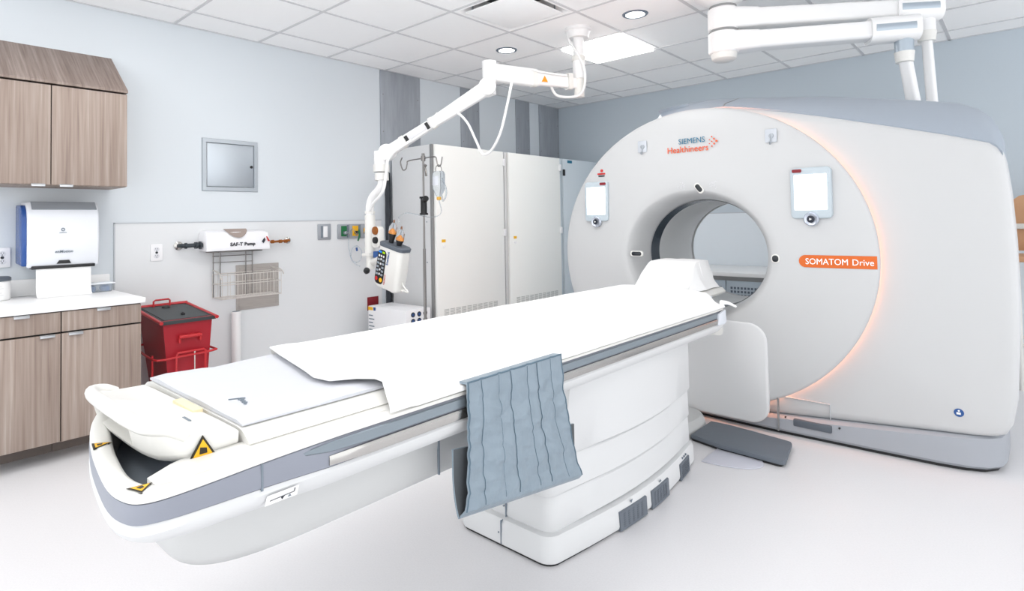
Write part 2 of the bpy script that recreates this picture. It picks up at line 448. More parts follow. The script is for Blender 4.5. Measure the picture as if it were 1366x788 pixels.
B().loft([rr for rr in [[(-4.27 + x, 1.005 + y, z) for x, y in rrect(.11 * s, .15 * s, .015)] for z, s in ((.803, .9), (.85, 1.0), (.85, .96), (.806, .87))]], cap0=True, cap1=True).build('tub', M['cleartray'], t)
B().prism([(-4.27 + x, 1.005 + y) for x, y in rrect(.122, .17, .015)], 'xy', .851, .857, .002).build('lid', mat('frosted_lid', 'e9edf2', .4), t)
for yy, lab in ((.968, 'blue wrapped pack inside the clear tray, nearer the towel paper'), (1.042, 'blue wrapped pack inside the clear tray, nearer the red bin')):
    o = B().loft([[(-4.262 + x, yy + y, z) for x, y in rrect(.06 * s, .052 * s, .018 * s)] for z, s in ((.8065, .8), (.82, 1), (.835, .95), (.842, .6))], cap0=True, cap1=True).build('blue_pack', M['bluepack'])
    tag(o, lab, 'pack', 'blue packs in the tray')
# wall outlets
def outlet(y, z, lab, w=.075, h=.115, x=XL):
    t = thing('wall_outlet', (x, y, z - h / 2), lab, 'wall outlet', 'white wall outlets')
    B().prism(rrect(w, h, .006, 3, y, z), 'yz', x + .0065, x + .013, .002).build('cover_plate', M['plate'], t)
    b = B()
    for dz in (.022, -.024):
        b.prism(ell(y, z + dz, .017, .016, 20), 'yz', x + .013, x + .0155)
    b.build('receptacle', mat('receptacle_white', 'd9dadf', .4), t)
    b = B()
    for dz in (.022, -.024):
        for dy in (-.006, .006): b.box(x + .0155, x + .0165, y + dy - .0012, y + dy + .0012, z + dz, z + dz + .008)
        b.cyl((x + .0155, y, z + dz - .007), (x + .0165, y, z + dz - .007), .003, n=10)
    b.cyl((x + .0150, y, z), (x + .0165, y, z), .0085, n=12)
    b.build('slots', M['darkprint'], t)
outlet(1.376, 1.022, 'white wall outlet left of the black pump pipe')
outlet(.565, 1.035, 'white wall outlet behind the wipes canister')

# ------------------------------------------------------------------ red bin
t = thing('red_bin', (-4.02, 1.40, 0), 'red metal bin with black lid in a red wire stand beside the counter', 'bin')
def rect(x0, x1, y0, y1, z): return [(x0, y0, z), (x1, y0, z), (x1, y1, z), (x0, y1, z)]
B().loft([rect(-4.22, -3.89, 1.30, 1.50, .06), rect(-4.31, -3.865, 1.245, 1.535, .625)], cap0=True, cap1=True).build('body', M['red'], t, 20)
b = B().prism([(-3.845, .622), (-4.335, .664), (-4.335, .645), (-3.845, .604)], 'xz', 1.228, 1.552, .004)
b.build('lid', M['blacklid'], t)
b = B()
b.prism([(-3.88, .6285), (-4.30, .6645), (-4.30, .661), (-3.88, .625)], 'xz', 1.26, 1.52)
b.build('lid_panel', mat('lid_panel', '43484a', .6, bump=.25, bscale=160), t)
b = B()
for y in (1.228, 1.552): b.tube([(-4.345, y, .664), (-3.83, y, .618)], .011, 8)
b.tube([(-4.345, 1.225, .666), (-4.345, 1.556, .668)], .011, 8)
b.build('lid_rim', M['redwire'], t)
h = B().tube([(-4.30, 1.33, .665), (-4.30, 1.33, .70), (-4.295, 1.34, .708), (-4.295, 1.42, .709), (-4.30, 1.43, .70), (-4.30, 1.43, .665)], .006, 8).build('lid_handle', M['redwire'], t)
B().lathe([(.026, 0), (.022, .012), (0, .014)], (-4.24, 1.385, .659), n=16).build('latch', M['black'], t)
B().lathe([(.013, 0), (.013, .012), (0, .02)], (-3.98, 1.40, .635), n=12).build('latch', M['black'], t)
b = B().box(-3.868, -3.835, 1.33, 1.465, .508, .530, .008, 3).box(-3.875, -3.845, 1.33, 1.343, .482, .52, .003).box(-3.875, -3.845, 1.452, 1.465, .482, .52, .003)
b.build('grip', M['redwire'], t)
b = B()
yy0, yy1 = 1.27, 1.53
b.tube([(-3.845, 1.315, .03), (-3.845, 1.315, .41), (-3.845, 1.325, .425), (-3.845, 1.475, .425), (-3.845, 1.485, .415), (-3.845, 1.485, .03)], .007, 8)
b.tube([(-4.34, 1.22, .42), (-3.92, 1.20, .40), (-3.86, 1.24, .395), (-3.845, 1.30, .40), (-3.845, 1.50, .405), (-3.85, 1.555, .41)], .007, 8, sub=4)
b.tube([(-4.34, 1.22, .42), (-4.34, 1.555, .42), (-3.85, 1.555, .41)], .007, 8)
for p in ((-4.34, 1.22), (-4.34, 1.555), (-3.92, 1.205)): b.cyl((*p, 0), (*p, .42), .007, n=8)
b.tube([(-4.34, 1.22, .03), (-3.92, 1.205, .03), (-3.845, 1.315, .03), (-3.845, 1.485, .03), (-4.34, 1.555, .03), (-4.34, 1.22, .03)], .007, 8)
for y in (1.315, 1.485): b.cyl((-3.845, y, 0), (-3.845, y, .04), .007, n=8)
b.build('wire_stand', M['redwire'], t)
B().cyl((-3.842, 1.42, .035), (-3.842, 1.42, .425), .0035, n=8).build('stay_wire', M['wire'], t)

# ------------------------------------------------------------------ pump, rack, wall panel, pipe
t = thing('condensate_pump', (XL, 1.89, 1.015), 'white wall-mounted pump unit above the wire basket', 'pump')
rings = []
for y, s in ((1.652, .82), (1.662, .97), (1.69, 1.0), (2.06, 1.0), (2.11, .93), (2.128, .55)):
    x1 = XL + .155 * (.6 + .4 * s); zt = 1.015 + .15 * s
    rings.append([(XL + .007, y, 1.017), (x1, y, 1.017), (x1 + .004, y, 1.03), (x1 - .002, y, 1.08), (x1 - .028, y, zt - .015), (x1 - .06, y, zt), (XL + .007, y, zt)])
B().loft(rings, cap0=True, cap1=True).build('housing', mat('pump_white', 'ebebee', .35), t, 40)
b = B()
pts = []
for k in range(17):
    a = PI * k / 16
    y = 1.865 - .085 * math.cos(a) ; d = math.sin(a)
    pts.append((y, d))
vs = []
for y, d in pts:
    for q in (0., 1.):
        u = d * q
        x = XL + .155 - .06 + .05 * u; z = 1.168 - .045 * u * u - .02 * u
        vs.append((x + .012, y + (.012 * u), z + .006))
b.add(vs, [[2 * i, 2 * i + 1, 2 * i + 3, 2 * i + 2] for i in range(16)])
b.build('grip_recess', mat('bronze_print', '9b8d86', .5), t)
text('lettering', 'SAF-T Pump', .034, face_right(XL + .1605, 1.812, 1.05), M['darkprint'], t, bold=.0012)
b = B(); b.add([(XL + .161, 2.045, 1.075), (XL + .161, 2.066, 1.105), (XL + .161, 2.075, 1.085), (XL + .161, 2.06, 1.06)], [[0, 1, 2, 3]])
b.build('emblem_black', M['darkprint'], t)
b = B(); b.add([(XL + .161, 2.078, 1.112), (XL + .161, 2.088, 1.112), (XL + .157, 2.112, 1.075), (XL + .161, 2.094, 1.075)], [[0, 1, 2, 3]])
b.build('emblem_red', M['redprint'], t)
t = thing('drain_pipe', (XL, 1.55, 1.04), 'black pipe with fittings between wall and the white pump', 'pipe')
B().lathe([(.012, 0), (.03, .002), (.03, .008), (.014, .016)], (XL + .0065, 1.515, 1.062), (1, 0, 0), 24).build('wall_flange', M['chrome'], t)
b = B().tube([(XL + .02, 1.515, 1.062), (XL + .06, 1.522, 1.062), (XL + .072, 1.54, 1.062), (XL + .075, 1.60, 1.063), (XL + .075, 1.66, 1.062)], .015, 12, sub=4)
for y, r, w in ((1.535, .021, .012), (1.60, .024, .016), (1.63, .028, .01)): b.cyl((XL + .075, y, 1.062), (XL + .075, y + w, 1.062), r, n=14)
b.build('pipe_run', M['blackpipe'], t)
t = thing('supply_pipe', (XL, 2.2, 1.05), 'copper pipe with chrome flange between the white pump and wall', 'pipe')
B().lathe([(.010, 0), (.026, .002), (.026, .008), (.012, .014)], (XL + .0065, 2.33, 1.072), (1, 0, 0), 24).build('wall_flange', M['chrome'], t)
b = B().tube([(XL + .02, 2.33, 1.072), (XL + .05, 2.325, 1.072), (XL + .058, 2.30, 1.07), (XL + .06, 2.2, 1.066), (XL + .06, 2.12, 1.064)], .009, 10, sub=4)
for y in (2.17, 2.235, 2.28): b.cyl((XL + .06, y, 1.066), (XL + .06, y + .02, 1.067), .014, n=10)
b.build('pipe_run', M['copper'], t)

t = thing('wire_basket_rack', (XL, 1.9, .64), 'chrome wire basket rack hanging on the wall under the pump', 'wire basket')
b = B(); r = .0035
bx0, bx1, by0, by1, bz0, bz1 = -4.375, -4.205, 1.74, 2.18, .675, .845
for z in (bz1, .775, bz0):
    b.tube([(bx0, by0, z + (.03 if z == bz1 else 0)), (bx1, by0, z), (bx1, by1, z), (bx0, by1, z + (.03 if z == bz1 else 0))], r, 6)
    b.tube([(bx0, by0, z), (bx0, by1, z)], r, 6)
for k in range(9):
    y = by0 + (by1 - by0) * k / 8
    b.tube([(bx1, y, bz1), (bx1, y, bz0), (bx0, y, bz0), (bx0, y, bz1)], .0022, 6)
for k in range(1, 4):
    x = bx0 + (bx1 - bx0) * k / 4
    b.tube([(x, by0, bz1), (x, by0, bz0), (x, by1, bz0), (x, by1, bz1)], .0022, 6)
b.tube([(bx0 + .02, by1, bz1 + .03), (bx1 - .03, by1 + .012, bz1 + .012), (bx1 + .012, by1 + .014, bz1 - .02)], .0045, 6, sub=4)
b.tube([(bx0 + .02, by0, bz1 + .03), (bx1 - .04, by0 - .006, bz1 + .015), (bx1, by0 - .006, bz1 - .03)], .0045, 6, sub=4)
b.build('basket', M['wire'], t)
b = B()
for y in (by0 + .005, by0 + .055, 1.985, 2.035):
    b.tube([(bx0, y, bz0), (bx0, y, 1.0), (-4.33, y, 1.008), (-4.28, y, 1.008)], .004, 6)
b.tube([(bx0, by0, .975), (bx0, 2.04, .975)], .003, 6); b.tube([(bx0, by0, .93), (bx0, 2.04, .925)], .0025, 6)
b.build('hanger', M['rodsteel'], t)
b = B().box(XL + .0065, -4.28, 1.70, 2.07, 1.004, 1.012, .002)
b.build('bracket', M['rodsteel'], t)
t = thing('access_cover', (XL, 2.085, .558), 'taupe square access cover on the wall behind the wire basket', 'access cover')
B().box(XL + .0065, XL + .013, 1.917, 2.254, .558, .898, .002).build('panel', M['taupe'], t)
b = B()
for q in ((1.94, 2.232, .868, .873), (1.94, 2.232, .583, .588), (1.94, 1.945, .583, .873), (2.227, 2.232, .583, .873)): b.box(XL + .013, XL + .0145, q[0], q[1], q[2], q[3])
b.build('border', M['taupe'], t)
o = B().cyl((XL + .06, 1.895, 0), (XL + .06, 1.895, .56), .033, n=24).cyl((XL + .06, 1.895, .545), (XL + .06, 1.895, .5615), .036, n=24)
o.cur = 1; o.cyl((XL + .06, 1.895, .5616), (XL + .06, 1.895, .562), .028, n=24)
tag(o.build('standpipe', [M['pvc'], M['greyprint']]), 'white open standpipe rising from the floor below the wire basket', 'pipe')

# steel access panel
t = thing('service_hatch', (XL, 1.883, 1.452), 'brushed steel access panel with lock high on the left wall', 'access panel')
y0, y1, z0, z1 = 1.675, 2.092, 1.453, 1.842
def yz(d, x): return [(x, y0 + d, z0 + d), (x, y1 - d, z0 + d), (x, y1 - d, z1 - d), (x, y0 + d, z1 - d)]
B().loft([yz(0, XL + .001), yz(.004, XL + .011), yz(.03, XL + .011), yz(.034, XL + .003)]).build('frame', M['steel'], t, 20)
d = B().box(XL + .001, XL + .007, y0 + .037, y1 - .037, z0 + .037, z1 - .037, .002).build('door', mat('steel_door', 'bcc3ca', .45, .9, bump=.01, bscale=40), t)
b = B().lathe([(.011, 0), (.011, .003), (.006, .004), (0, .004)], (XL + .007, y1 - .052, 1.645), (1, 0, 0), 20); b.build('lock', M['black'], d)

# switch plate and gas outlets
t = thing('switch_plate', (XL, 2.664, 1.062), 'steel switch plate with white rocker beside the gas outlets', 'switch')
B().prism(rrect(.124, .134, .006, 3, 2.664, 1.130), 'yz', XL + .0065, XL + .016, .003).build('cover_plate', M['plategrey'], t)
B().box(XL + .016, XL + .024, 2.65, 2.69, 1.085, 1.178, .003).build('rocker', M['plate'], t)
B().box(XL + .016, XL + .018, 2.628, 2.646, 1.08, 1.18).build('groove', M['greyprint'], t)
for k, (ya, yb, mm, lab) in enumerate(((2.792, 2.902, 'green', 'grey gas outlet with green face beside the switch plate'),
                                  (2.906, 3.02, 'yellowgas', 'grey gas outlet with large yellow face and clear tubing'),
                                  (3.024, 3.13, 'yellowgas', 'grey gas outlet with small yellow face behind the injector'))):
    t = thing('gas_outlet', (XL, (ya + yb) / 2, 1.06), lab, 'gas outlet', 'gas outlets on the left wall')
    B().prism(rrect(yb - ya, .128, .006, 3, (ya + yb) / 2, 1.128), 'yz', XL + .0065, XL + .02, .003).build('cover_plate', M['plategrey'], t)
    h = .09 if k < 2 else .045
    w0, w1 = (ya + .03, yb - .025) if k < 2 else (ya + .03, yb - .045)
    B().box(XL + .02, XL + .026, w0, w1, 1.132 - h / 2, 1.132 + h / 2, .002).build('coloured_face', M[mm], t)
    B().box(XL + .02, XL + .03, yb - .018, yb - .004, 1.075, 1.185, .002).build('side_latch', M['greyprint'], t)
    B().lathe([(.014, 0), (.014, .03), (.008, .034), (.008, .05), (0, .05)], (XL + .026, (w0 + w1) / 2, 1.118), (1, 0, 0), 16).build('port', M['black'] if k == 1 else M['steel'], t)
t = thing('oxygen_tubing', (XL + .05, 2.93, .8), 'coiled clear tubing hanging from the gas outlets', 'tubing')
b = B()
b.tube([(XL + .07, 2.96, 1.12), (XL + .09, 2.93, 1.10), (XL + .08, 2.90, 1.15), (XL + .07, 2.875, 1.11), (XL + .06, 2.87, 1.02), (XL + .05, 2.90, .90), (XL + .05, 2.95, .855), (XL + .05, 3.0, .88), (XL + .05, 3.01, .95), (XL + .05, 2.96, 1.0), (XL + .05, 2.91, .97), (XL + .05, 2.90, .89), (XL + .05, 2.95, .84), (XL + .05, 2.99, .82)], .005, 8, sub=6)
b.build('clear_hose', M['clear'], t)
b = B().tube([(XL + .08, 2.965, 1.14), (XL + .10, 2.955, 1.09), (XL + .085, 2.95, 1.045)], .007, 8, sub=4); b.build('flow_fitting', M['green'], t)
b = B().cyl((XL + .055, 2.955, .985), (XL + .055, 2.96, .955), .009, n=10); b.build('blue_connector', M['blueprint'], t)

# ------------------------------------------------------------------ tall equipment cabinets
CX = -3.72
cabs = [(3.325, 4.228, 'cabdoor', 'tall white equipment cabinet with grey side behind the injector'),
        (4.262, 5.158, 'cabdoor', 'middle tall white equipment cabinet with vents along its base'),
        (5.178, 6.03, 'cabblue', 'pale blue-grey tall cabinet partly hidden by the gantry')]
for k, (ya, yb, dm, lab) in enumerate(cabs):
    t = thing('equipment_cabinet', ((XL + CX) / 2, (ya + yb) / 2, 0), lab, 'cabinet', 'tall equipment cabinets')
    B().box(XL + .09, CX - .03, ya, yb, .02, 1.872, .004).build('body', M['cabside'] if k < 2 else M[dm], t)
    B().box(XL + .1, CX - .05, ya + .02, yb - .02, 0, .022).build('plinth', M['blind'], t)
    d = B().box(CX - .028, CX, ya + (.012 if k == 0 else .03), yb - .012, .04, 1.868, .004).build('door', M[dm], t)
    if k < 2:
        b = B()
        n = 10; w = (.70) / n; ys_ = ya + .09 if k == 0 else ya + .12
        for q in range(n):
            for zz in range(7): b.box(CX, CX + .0025, ys_ + q * w, ys_ + q * w + w * .78, .36 + zz * .0125, .366 + zz * .0125)
        b.build('vent_slots', M['slotdark'], d)
        b = B().box(CX, CX + .002, ya + .07 + .02 * k, ya + .115 + .02 * k, 1.02, 1.045); b.build('warning_label', M['yellow'], d)
        b = B().lathe([(.013, 0), (.012, .012), (.006, .016), (0, .016)], (CX, ya + .09 + .02 * k, .985), (1, 0, 0), 14); b.build('keyhole', M['plate'], d)
        b = B()
        for zz in (1.73, 1.05, .3): b.box(CX - .01, CX + .012, yb - .03, yb + .004, zz, zz + .07, .004)
        b.build('hinge', M['plate'], t)
    else:
        b = B().box(CX, CX + .002, ya + .11, ya + .20, 1.825, 1.855); b.build('name_label', M['teal'], d)
        B().box(CX, CX + .012, ya + .02, ya + .055, 1.68, 1.75, .003).build('latch', M['black'], d)
    if k == 0:
        B().box(CX - .06, CX - .028, ya - .004, ya + .012, .02, 1.872, .003).build('corner_post', M['cabgap'], t)
        b = B()
        for zz in (1.2, .85): b.cyl((CX - .11, ya - .003, zz), (CX - .11, ya, zz), .006, n=8)
        for zz in (1.2,): b.cyl((XL + .12, ya - .003, zz), (XL + .12, ya, zz), .006, n=8)
        b.build('screw', M['greyprint'], t)
o = tag(B().box(XL + .012, XL + .07, 3.30, 3.322, 0, 1.66, .004).build('gap_strip', M['blind']), 'black vertical strip painted for the dark gap between wall and grey cabinet side', 'strip')  # black strip put in for the shaded gap between wall and cabinet
# red sign and power unit
t = thing('maroon_sign', (XL, 3.15, .42), 'small maroon sign on the wall above the power unit', 'sign')
B().box(XL + .0065, XL + .011, 3.095, 3.215, .41, .53, .001).build('plate', M['redsign'], t)
t = thing('power_unit', (-4.0, 3.1, 0), 'white power unit box with round fan holes beside tall cabinets', 'power unit')
B().box(-4.22, -3.70, 2.98, 3.24, .02, .485, .008, 2).build('case', M['plate'], t)
b = B()
for x in (-4.17, -3.75):
    for y in (3.02, 3.2): b.cyl((x, y, 0), (x, y, .022), .02, n=12)
b.build('foot', M['black'], t)
b = B()
for r_ in range(4):
    for c_ in range(3): b.cyl((-3.70, 3.05 + c_ * .065, .445 - r_ * .052), (-3.6975, 3.05 + c_ * .065, .445 - r_ * .052), .021, n=18)
b.build('fan_holes', M['holedark'], t)
b = B()
for r_ in range(4):
    for c_ in range(3): b.cyl((-3.6975, 3.05 + c_ * .065, .445 - r_ * .052), (-3.697, 3.05 + c_ * .065, .445 - r_ * .052), .012, n=12)
b.build('fan_hub', M['holeblue'], t)
B().box(-4.215, -4.15, 2.978, 2.98, .45, .478).build('warning_label', M['yellow'], t)
B().box(-4.14, -4.11, 2.978, 2.98, .45, .478).build('blue_label', M['blueprint'], t)
b = B()
for k in range(5): b.box(-4.205, -4.15 + .02 * (k % 2), 2.9785, 2.98, .40 - k * .03, .41 - k * .03)
b.build('printed_label', M['greyprint'], t)

# ------------------------------------------------------------------ IV pole and bottle
t = thing('iv_pole', (-3.31, 2.85, 0), 'steel IV pole with hooked crossbar in front of the tall cabinets', 'IV pole')
px, py = -3.315, 2.85
b = B().cyl((px, py, .05), (px, py, 1.0), .011, n=16).cyl((px, py, .9), (px, py, 1.705), .0075, n=14).lathe([(0, .012), (.012, .008), (.014, 0)], (px, py, 1.705), n=12)
b.build('pole', M['rodsteel'], t)
b = B().tube([(px - .225, py - .02, 1.7), (px - .245, py - .02, 1.663), (px - .225, py - .015, 1.606), (px - .20, py - .005, 1.611), (px - .19, py, 1.648), (px - .17, py, 1.672), (px, py, 1.677), (px + .13, py, 1.677), (px + .15, py, 1.648), (px + .165, py, 1.606), (px + .19, py + .005, 1.615), (px + .20, py + .01, 1.672)], .0048, 8, sub=5)
b.lathe([(.016, -.02), (.018, 0), (.016, .02)], (px, py, 1.677), n=14)
b.build('crossbar', M['rodsteel'], t)
b = B().cyl((px, py, 1.252), (px, py, 1.266), .032, n=16).cyl((px, py, 1.266), (px, py, 1.379), .024, n=16).cyl((px, py, 1.375), (px, py, 1.389), .032, n=16).cyl((px + .02, py - .01, 1.36), (px + .05, py - .02, 1.375), .022, n=14)
b.build('clamp', M['clamp'], t)
b = B()
for k in range(5):
    a = 2 * PI * k / 5 + .3
    b.tube([(px, py, .07), (px + .12 * math.cos(a), py + .12 * math.sin(a), .065), (px + .22 * math.cos(a), py + .22 * math.sin(a), .05)], .011, 8)
b.cyl((px, py, .045), (px, py, .1), .03, n=16)
b.build('base', M['rodsteel'], t)
for k in range(5):
    a = 2 * PI * k / 5 + .3; x_, y_ = px + .22 * math.cos(a), py + .22 * math.sin(a)
    B().lathe([(0, -.011), (.02, -.011), (.024, -.006), (.024, .006), (.02, .011), (0, .011)], (x_, y_, .024), (math.sin(a), -math.cos(a), 0), 16).build('caster', M['black'], t)
b = B().tube([(px + .03, py - .012, 1.606), (px + .045, py - .015, 1.578), (px + .05, py - .015, 1.54)], .009, 8).cyl((px + .025, py - .012, 1.606), (px + .04, py - .012, 1.625), .012, n=10)
b.build('hanging_key', M['rodsteel'], t)
t = thing('iv_bottle', (px + .18, py + .005, 1.332), 'clear IV bottle hanging upside down from the pole crossbar', 'IV bottle')
bx_, by_ = px + .167, py + .003
B().lathe([(0, 1.568), (.035, 1.568), (.044, 1.554), (.046, 1.54), (.046, 1.445), (.043, 1.431), (.018, 1.384), (.016, 1.36), (0, 1.36)], (bx_, by_, 0), n=28).build('bottle', M['clear'], t)
B().lathe([(.018, 1.381), (.018, 1.362), (.012, 1.357), (0, 1.357)], (bx_, by_, 0), n=18).build('stopper', mat('amber_stopper', 'd8a94a', .5), t)
b = B().tube([(bx_, by_ - .03, 1.563), (bx_, by_ - .025, 1.598), (bx_, by_, 1.6155), (bx_, by_ + .025, 1.598), (bx_, by_ + .03, 1.563)], .003, 6, sub=4); b.build('hanger', M['rodsteel'], t)
vs = [(bx_ + .0465 * math.cos(a), by_ + .0465 * math.sin(a), z) for z in (1.464, 1.53) for a in [-2.4 + 1.578 * i / 10 for i in range(11)]]
b = B().add(vs, [[i, i + 1, 12 + i, 11 + i] for i in range(10)]); b.build('printed_label', M['label'], t)
b = B().tube([(bx_, by_, 1.357), (bx_ + .02, by_, 1.266), (bx_ - .02, by_ - .05, 1.233), (bx_ - .05, by_ - .15, 1.25), (-3.2, 2.6, 1.265), (-3.09, 2.44, 1.24), (-3.05, 2.41, 1.2)], .0035, 6, sub=6)
b.build('drip_line', M['clear'], t)
b = B().tube([(bx_ + .035, by_, 1.512), (bx_ + .075, by_, 1.436), (bx_ + .07, by_, 1.379), (bx_ + .04, by_, 1.351), (bx_ + .03, by_, 1.389)], .006, 8, sub=5)
b.build('coiled_line', M['clear'], t)

# ------------------------------------------------------------------ injector arm
t = thing('ceiling_injector_arm', (-2.43, 3.63, ZC), 'white jointed ceiling arm carrying the contrast injector', 'ceiling arm')
mx_, my_ = -2.43, 3.63
B().lathe([(0, 0), (.098, 0), (.098, -.02), (.088, -.028), (.075, -.075), (0, -.075)], (mx_, my_, ZC), n=36).build('ceiling_flange', M['offwhite'], t)
B().cyl((mx_, my_, ZC - .07), (mx_, my_, 2.25), .040, n=24).cyl((mx_, my_, 2.42), (mx_, my_, 2.25), .046, n=24).build('column', M['offwhite'], t)
B().cyl((mx_, my_, 2.29), (mx_, my_, 2.125), .038, n=24).lathe([(.038, 0), (.034, -.012), (0, -.012)], (mx_, my_, 2.125), n=24).build('pivot', M['ivory'], t)
B().cyl((mx_, my_, 2.385), (mx_, my_, 2.42), .052, n=24).build('clamp_band', M['ivory'], t)
e1 = Vector((-2.745, 2.98, 2.245)); s1 = Vector((mx_, my_, 2.215))
d = (e1 - s1); d.z = 0; L1 = d.length; d.normalize(); nrm = Vector((-d.y, d.x, 0))
def beam(bld, p0, p1, w0, h0, w1, h1, bev=.25, n=4):
    p0, p1 = Vector(p0), Vector(p1); ax = (p1 - p0).normalized(); sd = ax.cross(Vector((0, 0, 1))).normalized(); up = sd.cross(ax)
    rr = []
    for p, w, h in ((p0, w0, h0), (p1, w1, h1)):
        rr.append([p + sd * q[0] + up * q[1] for q in rrect(w, h, min(w, h) * bev, n)])
    bld.loft(rr, cap0=True, cap1=True); return bld
b = beam(B(), s1 + d * .02, s1 + d * L1 * .55 + Vector((0, 0, .012)), .045, .075, .05, .10)
b.build('inner_arm', M['offwhite'], t)
b = beam(B(), s1 + d * L1 * .50 + Vector((0, 0, .015)), e1 + d * .02, .06, .125, .065, .125)
b.build('outer_arm', M['offwhite'], t)
B().cyl(e1 + d * .0 + Vector((0, 0, -.075)), e1 + Vector((0, 0, .075)), .05, n=24).build('arm_joint', M['offwhite'], t)
elb = Vector((-2.752, 2.965, 2.135))
b = B().cyl(e1 + Vector((0, 0, -.06)), e1 + Vector((0, 0, -.16)), .045, n=24); b.build('yoke', M['offwhite'], t)
wr = Vector((-3.275, 2.49, 1.69))
sdir = (wr - elb).normalized(); side = sdir.cross(Vector((0, 0, 1))).normalized()
B().cyl(elb - side * .05, elb + side * .05, .06, n=28).build('elbow', M['offwhite'], t)
b = beam(B(), elb, elb + (wr - elb) * .56, .075, .105, .065, .075)
b.build('spring_arm', M['offwhite'], t)
b = beam(B(), elb + (wr - elb) * .5, wr, .055, .066, .05, .085)
b.build('fore_arm', mat('arm_grey_white', 'dcdcdc', .4), t)
mid = elb + (wr - elb) * .70
b = beam(B(), mid - sdir * .075, mid + sdir * .075, .060, .04, .060, .04, .15)
b.build('arm_label', M['faintprint'], t)
for q, s_ in ((-.085, 1), (.085, 1)):
    b = beam(B(), mid + sdir * (q - .012), mid + sdir * (q + .012), .064, .05, .064, .05, .1); b.build('arm_band', M['black'], t)
for q in (.55, .84):
    p = elb + (wr - elb) * q
    b = beam(B(), p - sdir * .016, p + sdir * .016, .07, .085, .07, .085, .2); b.build('cable_collar', M['ivory'], t)
B().cyl(wr - side * .045, wr + side * .045, .055, n=28).build('wrist', M['offwhite'], t)
b = B().cyl((-3.315, 2.465, 1.70), (-3.315, 2.465, 1.60), .05, n=24)
b.build('drop_sleeve', M['offwhite'], t)
B().cyl((-3.315, 2.465, 1.605), (-3.315, 2.465, 1.555), .056, n=24).build('swivel_collar', M['ivory'], t)
B().cyl((-3.312, 2.465, 1.545), (-3.31, 2.465, 1.495), .048, n=24).build('swivel_sleeve', M['ivory'], t)
b = B().tube([(-3.31, 2.465, 1.53), (-3.312, 2.465, 1.47), (-3.345, 2.465, 1.43), (-3.415, 2.465, 1.385), (-3.45, 2.465, 1.33), (-3.456, 2.465, 1.27), (-3.456, 2.465, 1.0)], .03, 16, sub=6)
b.build('drop_tube', M['offwhite'], t)
B().cyl((-3.456, 2.465, 1.285), (-3.456, 2.465, 1.265), .037, n=20).build('tube_ring', M['ivory'], t)
B().cyl((-3.456, 2.465, 1.255), (-3.456, 2.465, .985), .037, n=20).build('tube_sleeve', M['ivory'], t)
b = B().box(-3.50, -3.41, 2.42, 2.51, .962, .985, .006).cyl((-3.456, 2.465, .97), (-3.456, 2.465, .87), .03, n=16)
b.build('tube_bracket', M['ivory'], t)
B().lathe([(.022, 0), (.024, .014), (.012, .03), (0, .03)], (-3.45, 2.435, .862), (.3, -1, 0), 16).build('locking_knob', M['black'], t)
b = B().prism(rrect(.085, .15, .03, 4, -3.365, 1.10), 'xz', 2.44, 2.49, .006); b.build('valve_plate', M['ivory'], t)
B().lathe([(.03, 0), (.028, .012), (0, .014)], (-3.355, 2.44, 1.145), (0, -1, 0), 18).build('gauge', M['copper'], t)
B().lathe([(.024, 0), (.022, .016), (0, .018)], (-3.352, 2.44, 1.078), (0, -1, 0), 16).build('valve_knob', M['black'], t)
b = B().box(-3.39, -3.33, 2.44, 2.48, .955, 1.0, .004); b.build('connector_block', M['blueprint'], t)
# cables
b = B().tube([(mx_ - .05, my_ - .05, ZC - .01), (mx_ - .06, my_ - .05, ZC - .06), (mx_ - .01, my_ - .055, 2.48), (mx_ + .035, my_ - .04, 2.40), (mx_ + .065, my_ - .02, 2.30), (mx_ + .055, my_ - .02, 2.17), (mx_ + .01, my_ - .06, 2.11), (mx_ - .10, my_ - .14, 2.12), (mx_ - .12, my_ - .2, 2.19)], .009, 8, sub=6)
b.tube([s1 + d * .12 + Vector((0, 0, .045)) + nrm * .03, s1 + d * .3 + Vector((0, 0, .05)) + nrm * .04, s1 + d * .42 + Vector((0, 0, .065)) + nrm * .035], .008, 8, sub=4)
b.build('power_cable', M['offwhite'], t)
b = B().tube([e1 - d * .16 + Vector((.01, 0, -.05)), (-2.45, 2.87, 2.09), (-2.475, 2.85, 1.945), (-2.535, 2.85, 1.78), (-2.62, 2.85, 1.67), (-2.70, 2.85, 1.655), (-2.76, 2.85, 1.75), (-2.83, 2.83, 1.89), (-2.92, 2.80, 1.965), (-3.02, 2.72, 1.955)], .009, 8, sub=6)
b.build('slack_cable', M['offwhite'], t)
b = B().tube([wr - sdir * .2 + Vector((.03, -.03, -.03)), wr + Vector((.07, -.03, -.03)), (-3.225, 2.44, 1.55), (-3.25, 2.43, 1.42), (-3.36, 2.43, 1.34), (-3.42, 2.44, 1.29)], .010, 8, sub=6)
b.build('drop_cable', M['offwhite'], t)
b = B()
pw = s1 + d * (L1 * .42) + nrm * .031 * -1
for sgn in (1, -1):
    c0 = s1 + d * (L1 * .42) + Vector((0, 0, .01)) + nrm * (.031 * sgn)
    b.add([c0 - d * .055 + Vector((0, 0, -.03)), c0 + d * .055 + Vector((0, 0, -.03)), c0 + d * .055 + Vector((0, 0, .03)), c0 - d * .055 + Vector((0, 0, .03))], [[0, 1, 2, 3]])
b.build('label_plate', M['sticker'], t)
b = B()
for sgn in (1, -1):
    c0 = s1 + d * (L1 * .42) + Vector((0, 0, .01)) + nrm * (.032 * sgn)
    b.add([c0 - d * .026 + Vector((0, 0, -.026)), c0 + d * .026 + Vector((0, 0, -.026)), c0 + Vector((0, 0, .022))], [[0, 1, 2]])
b.build('warning_triangle', M['orangeplug'], t)
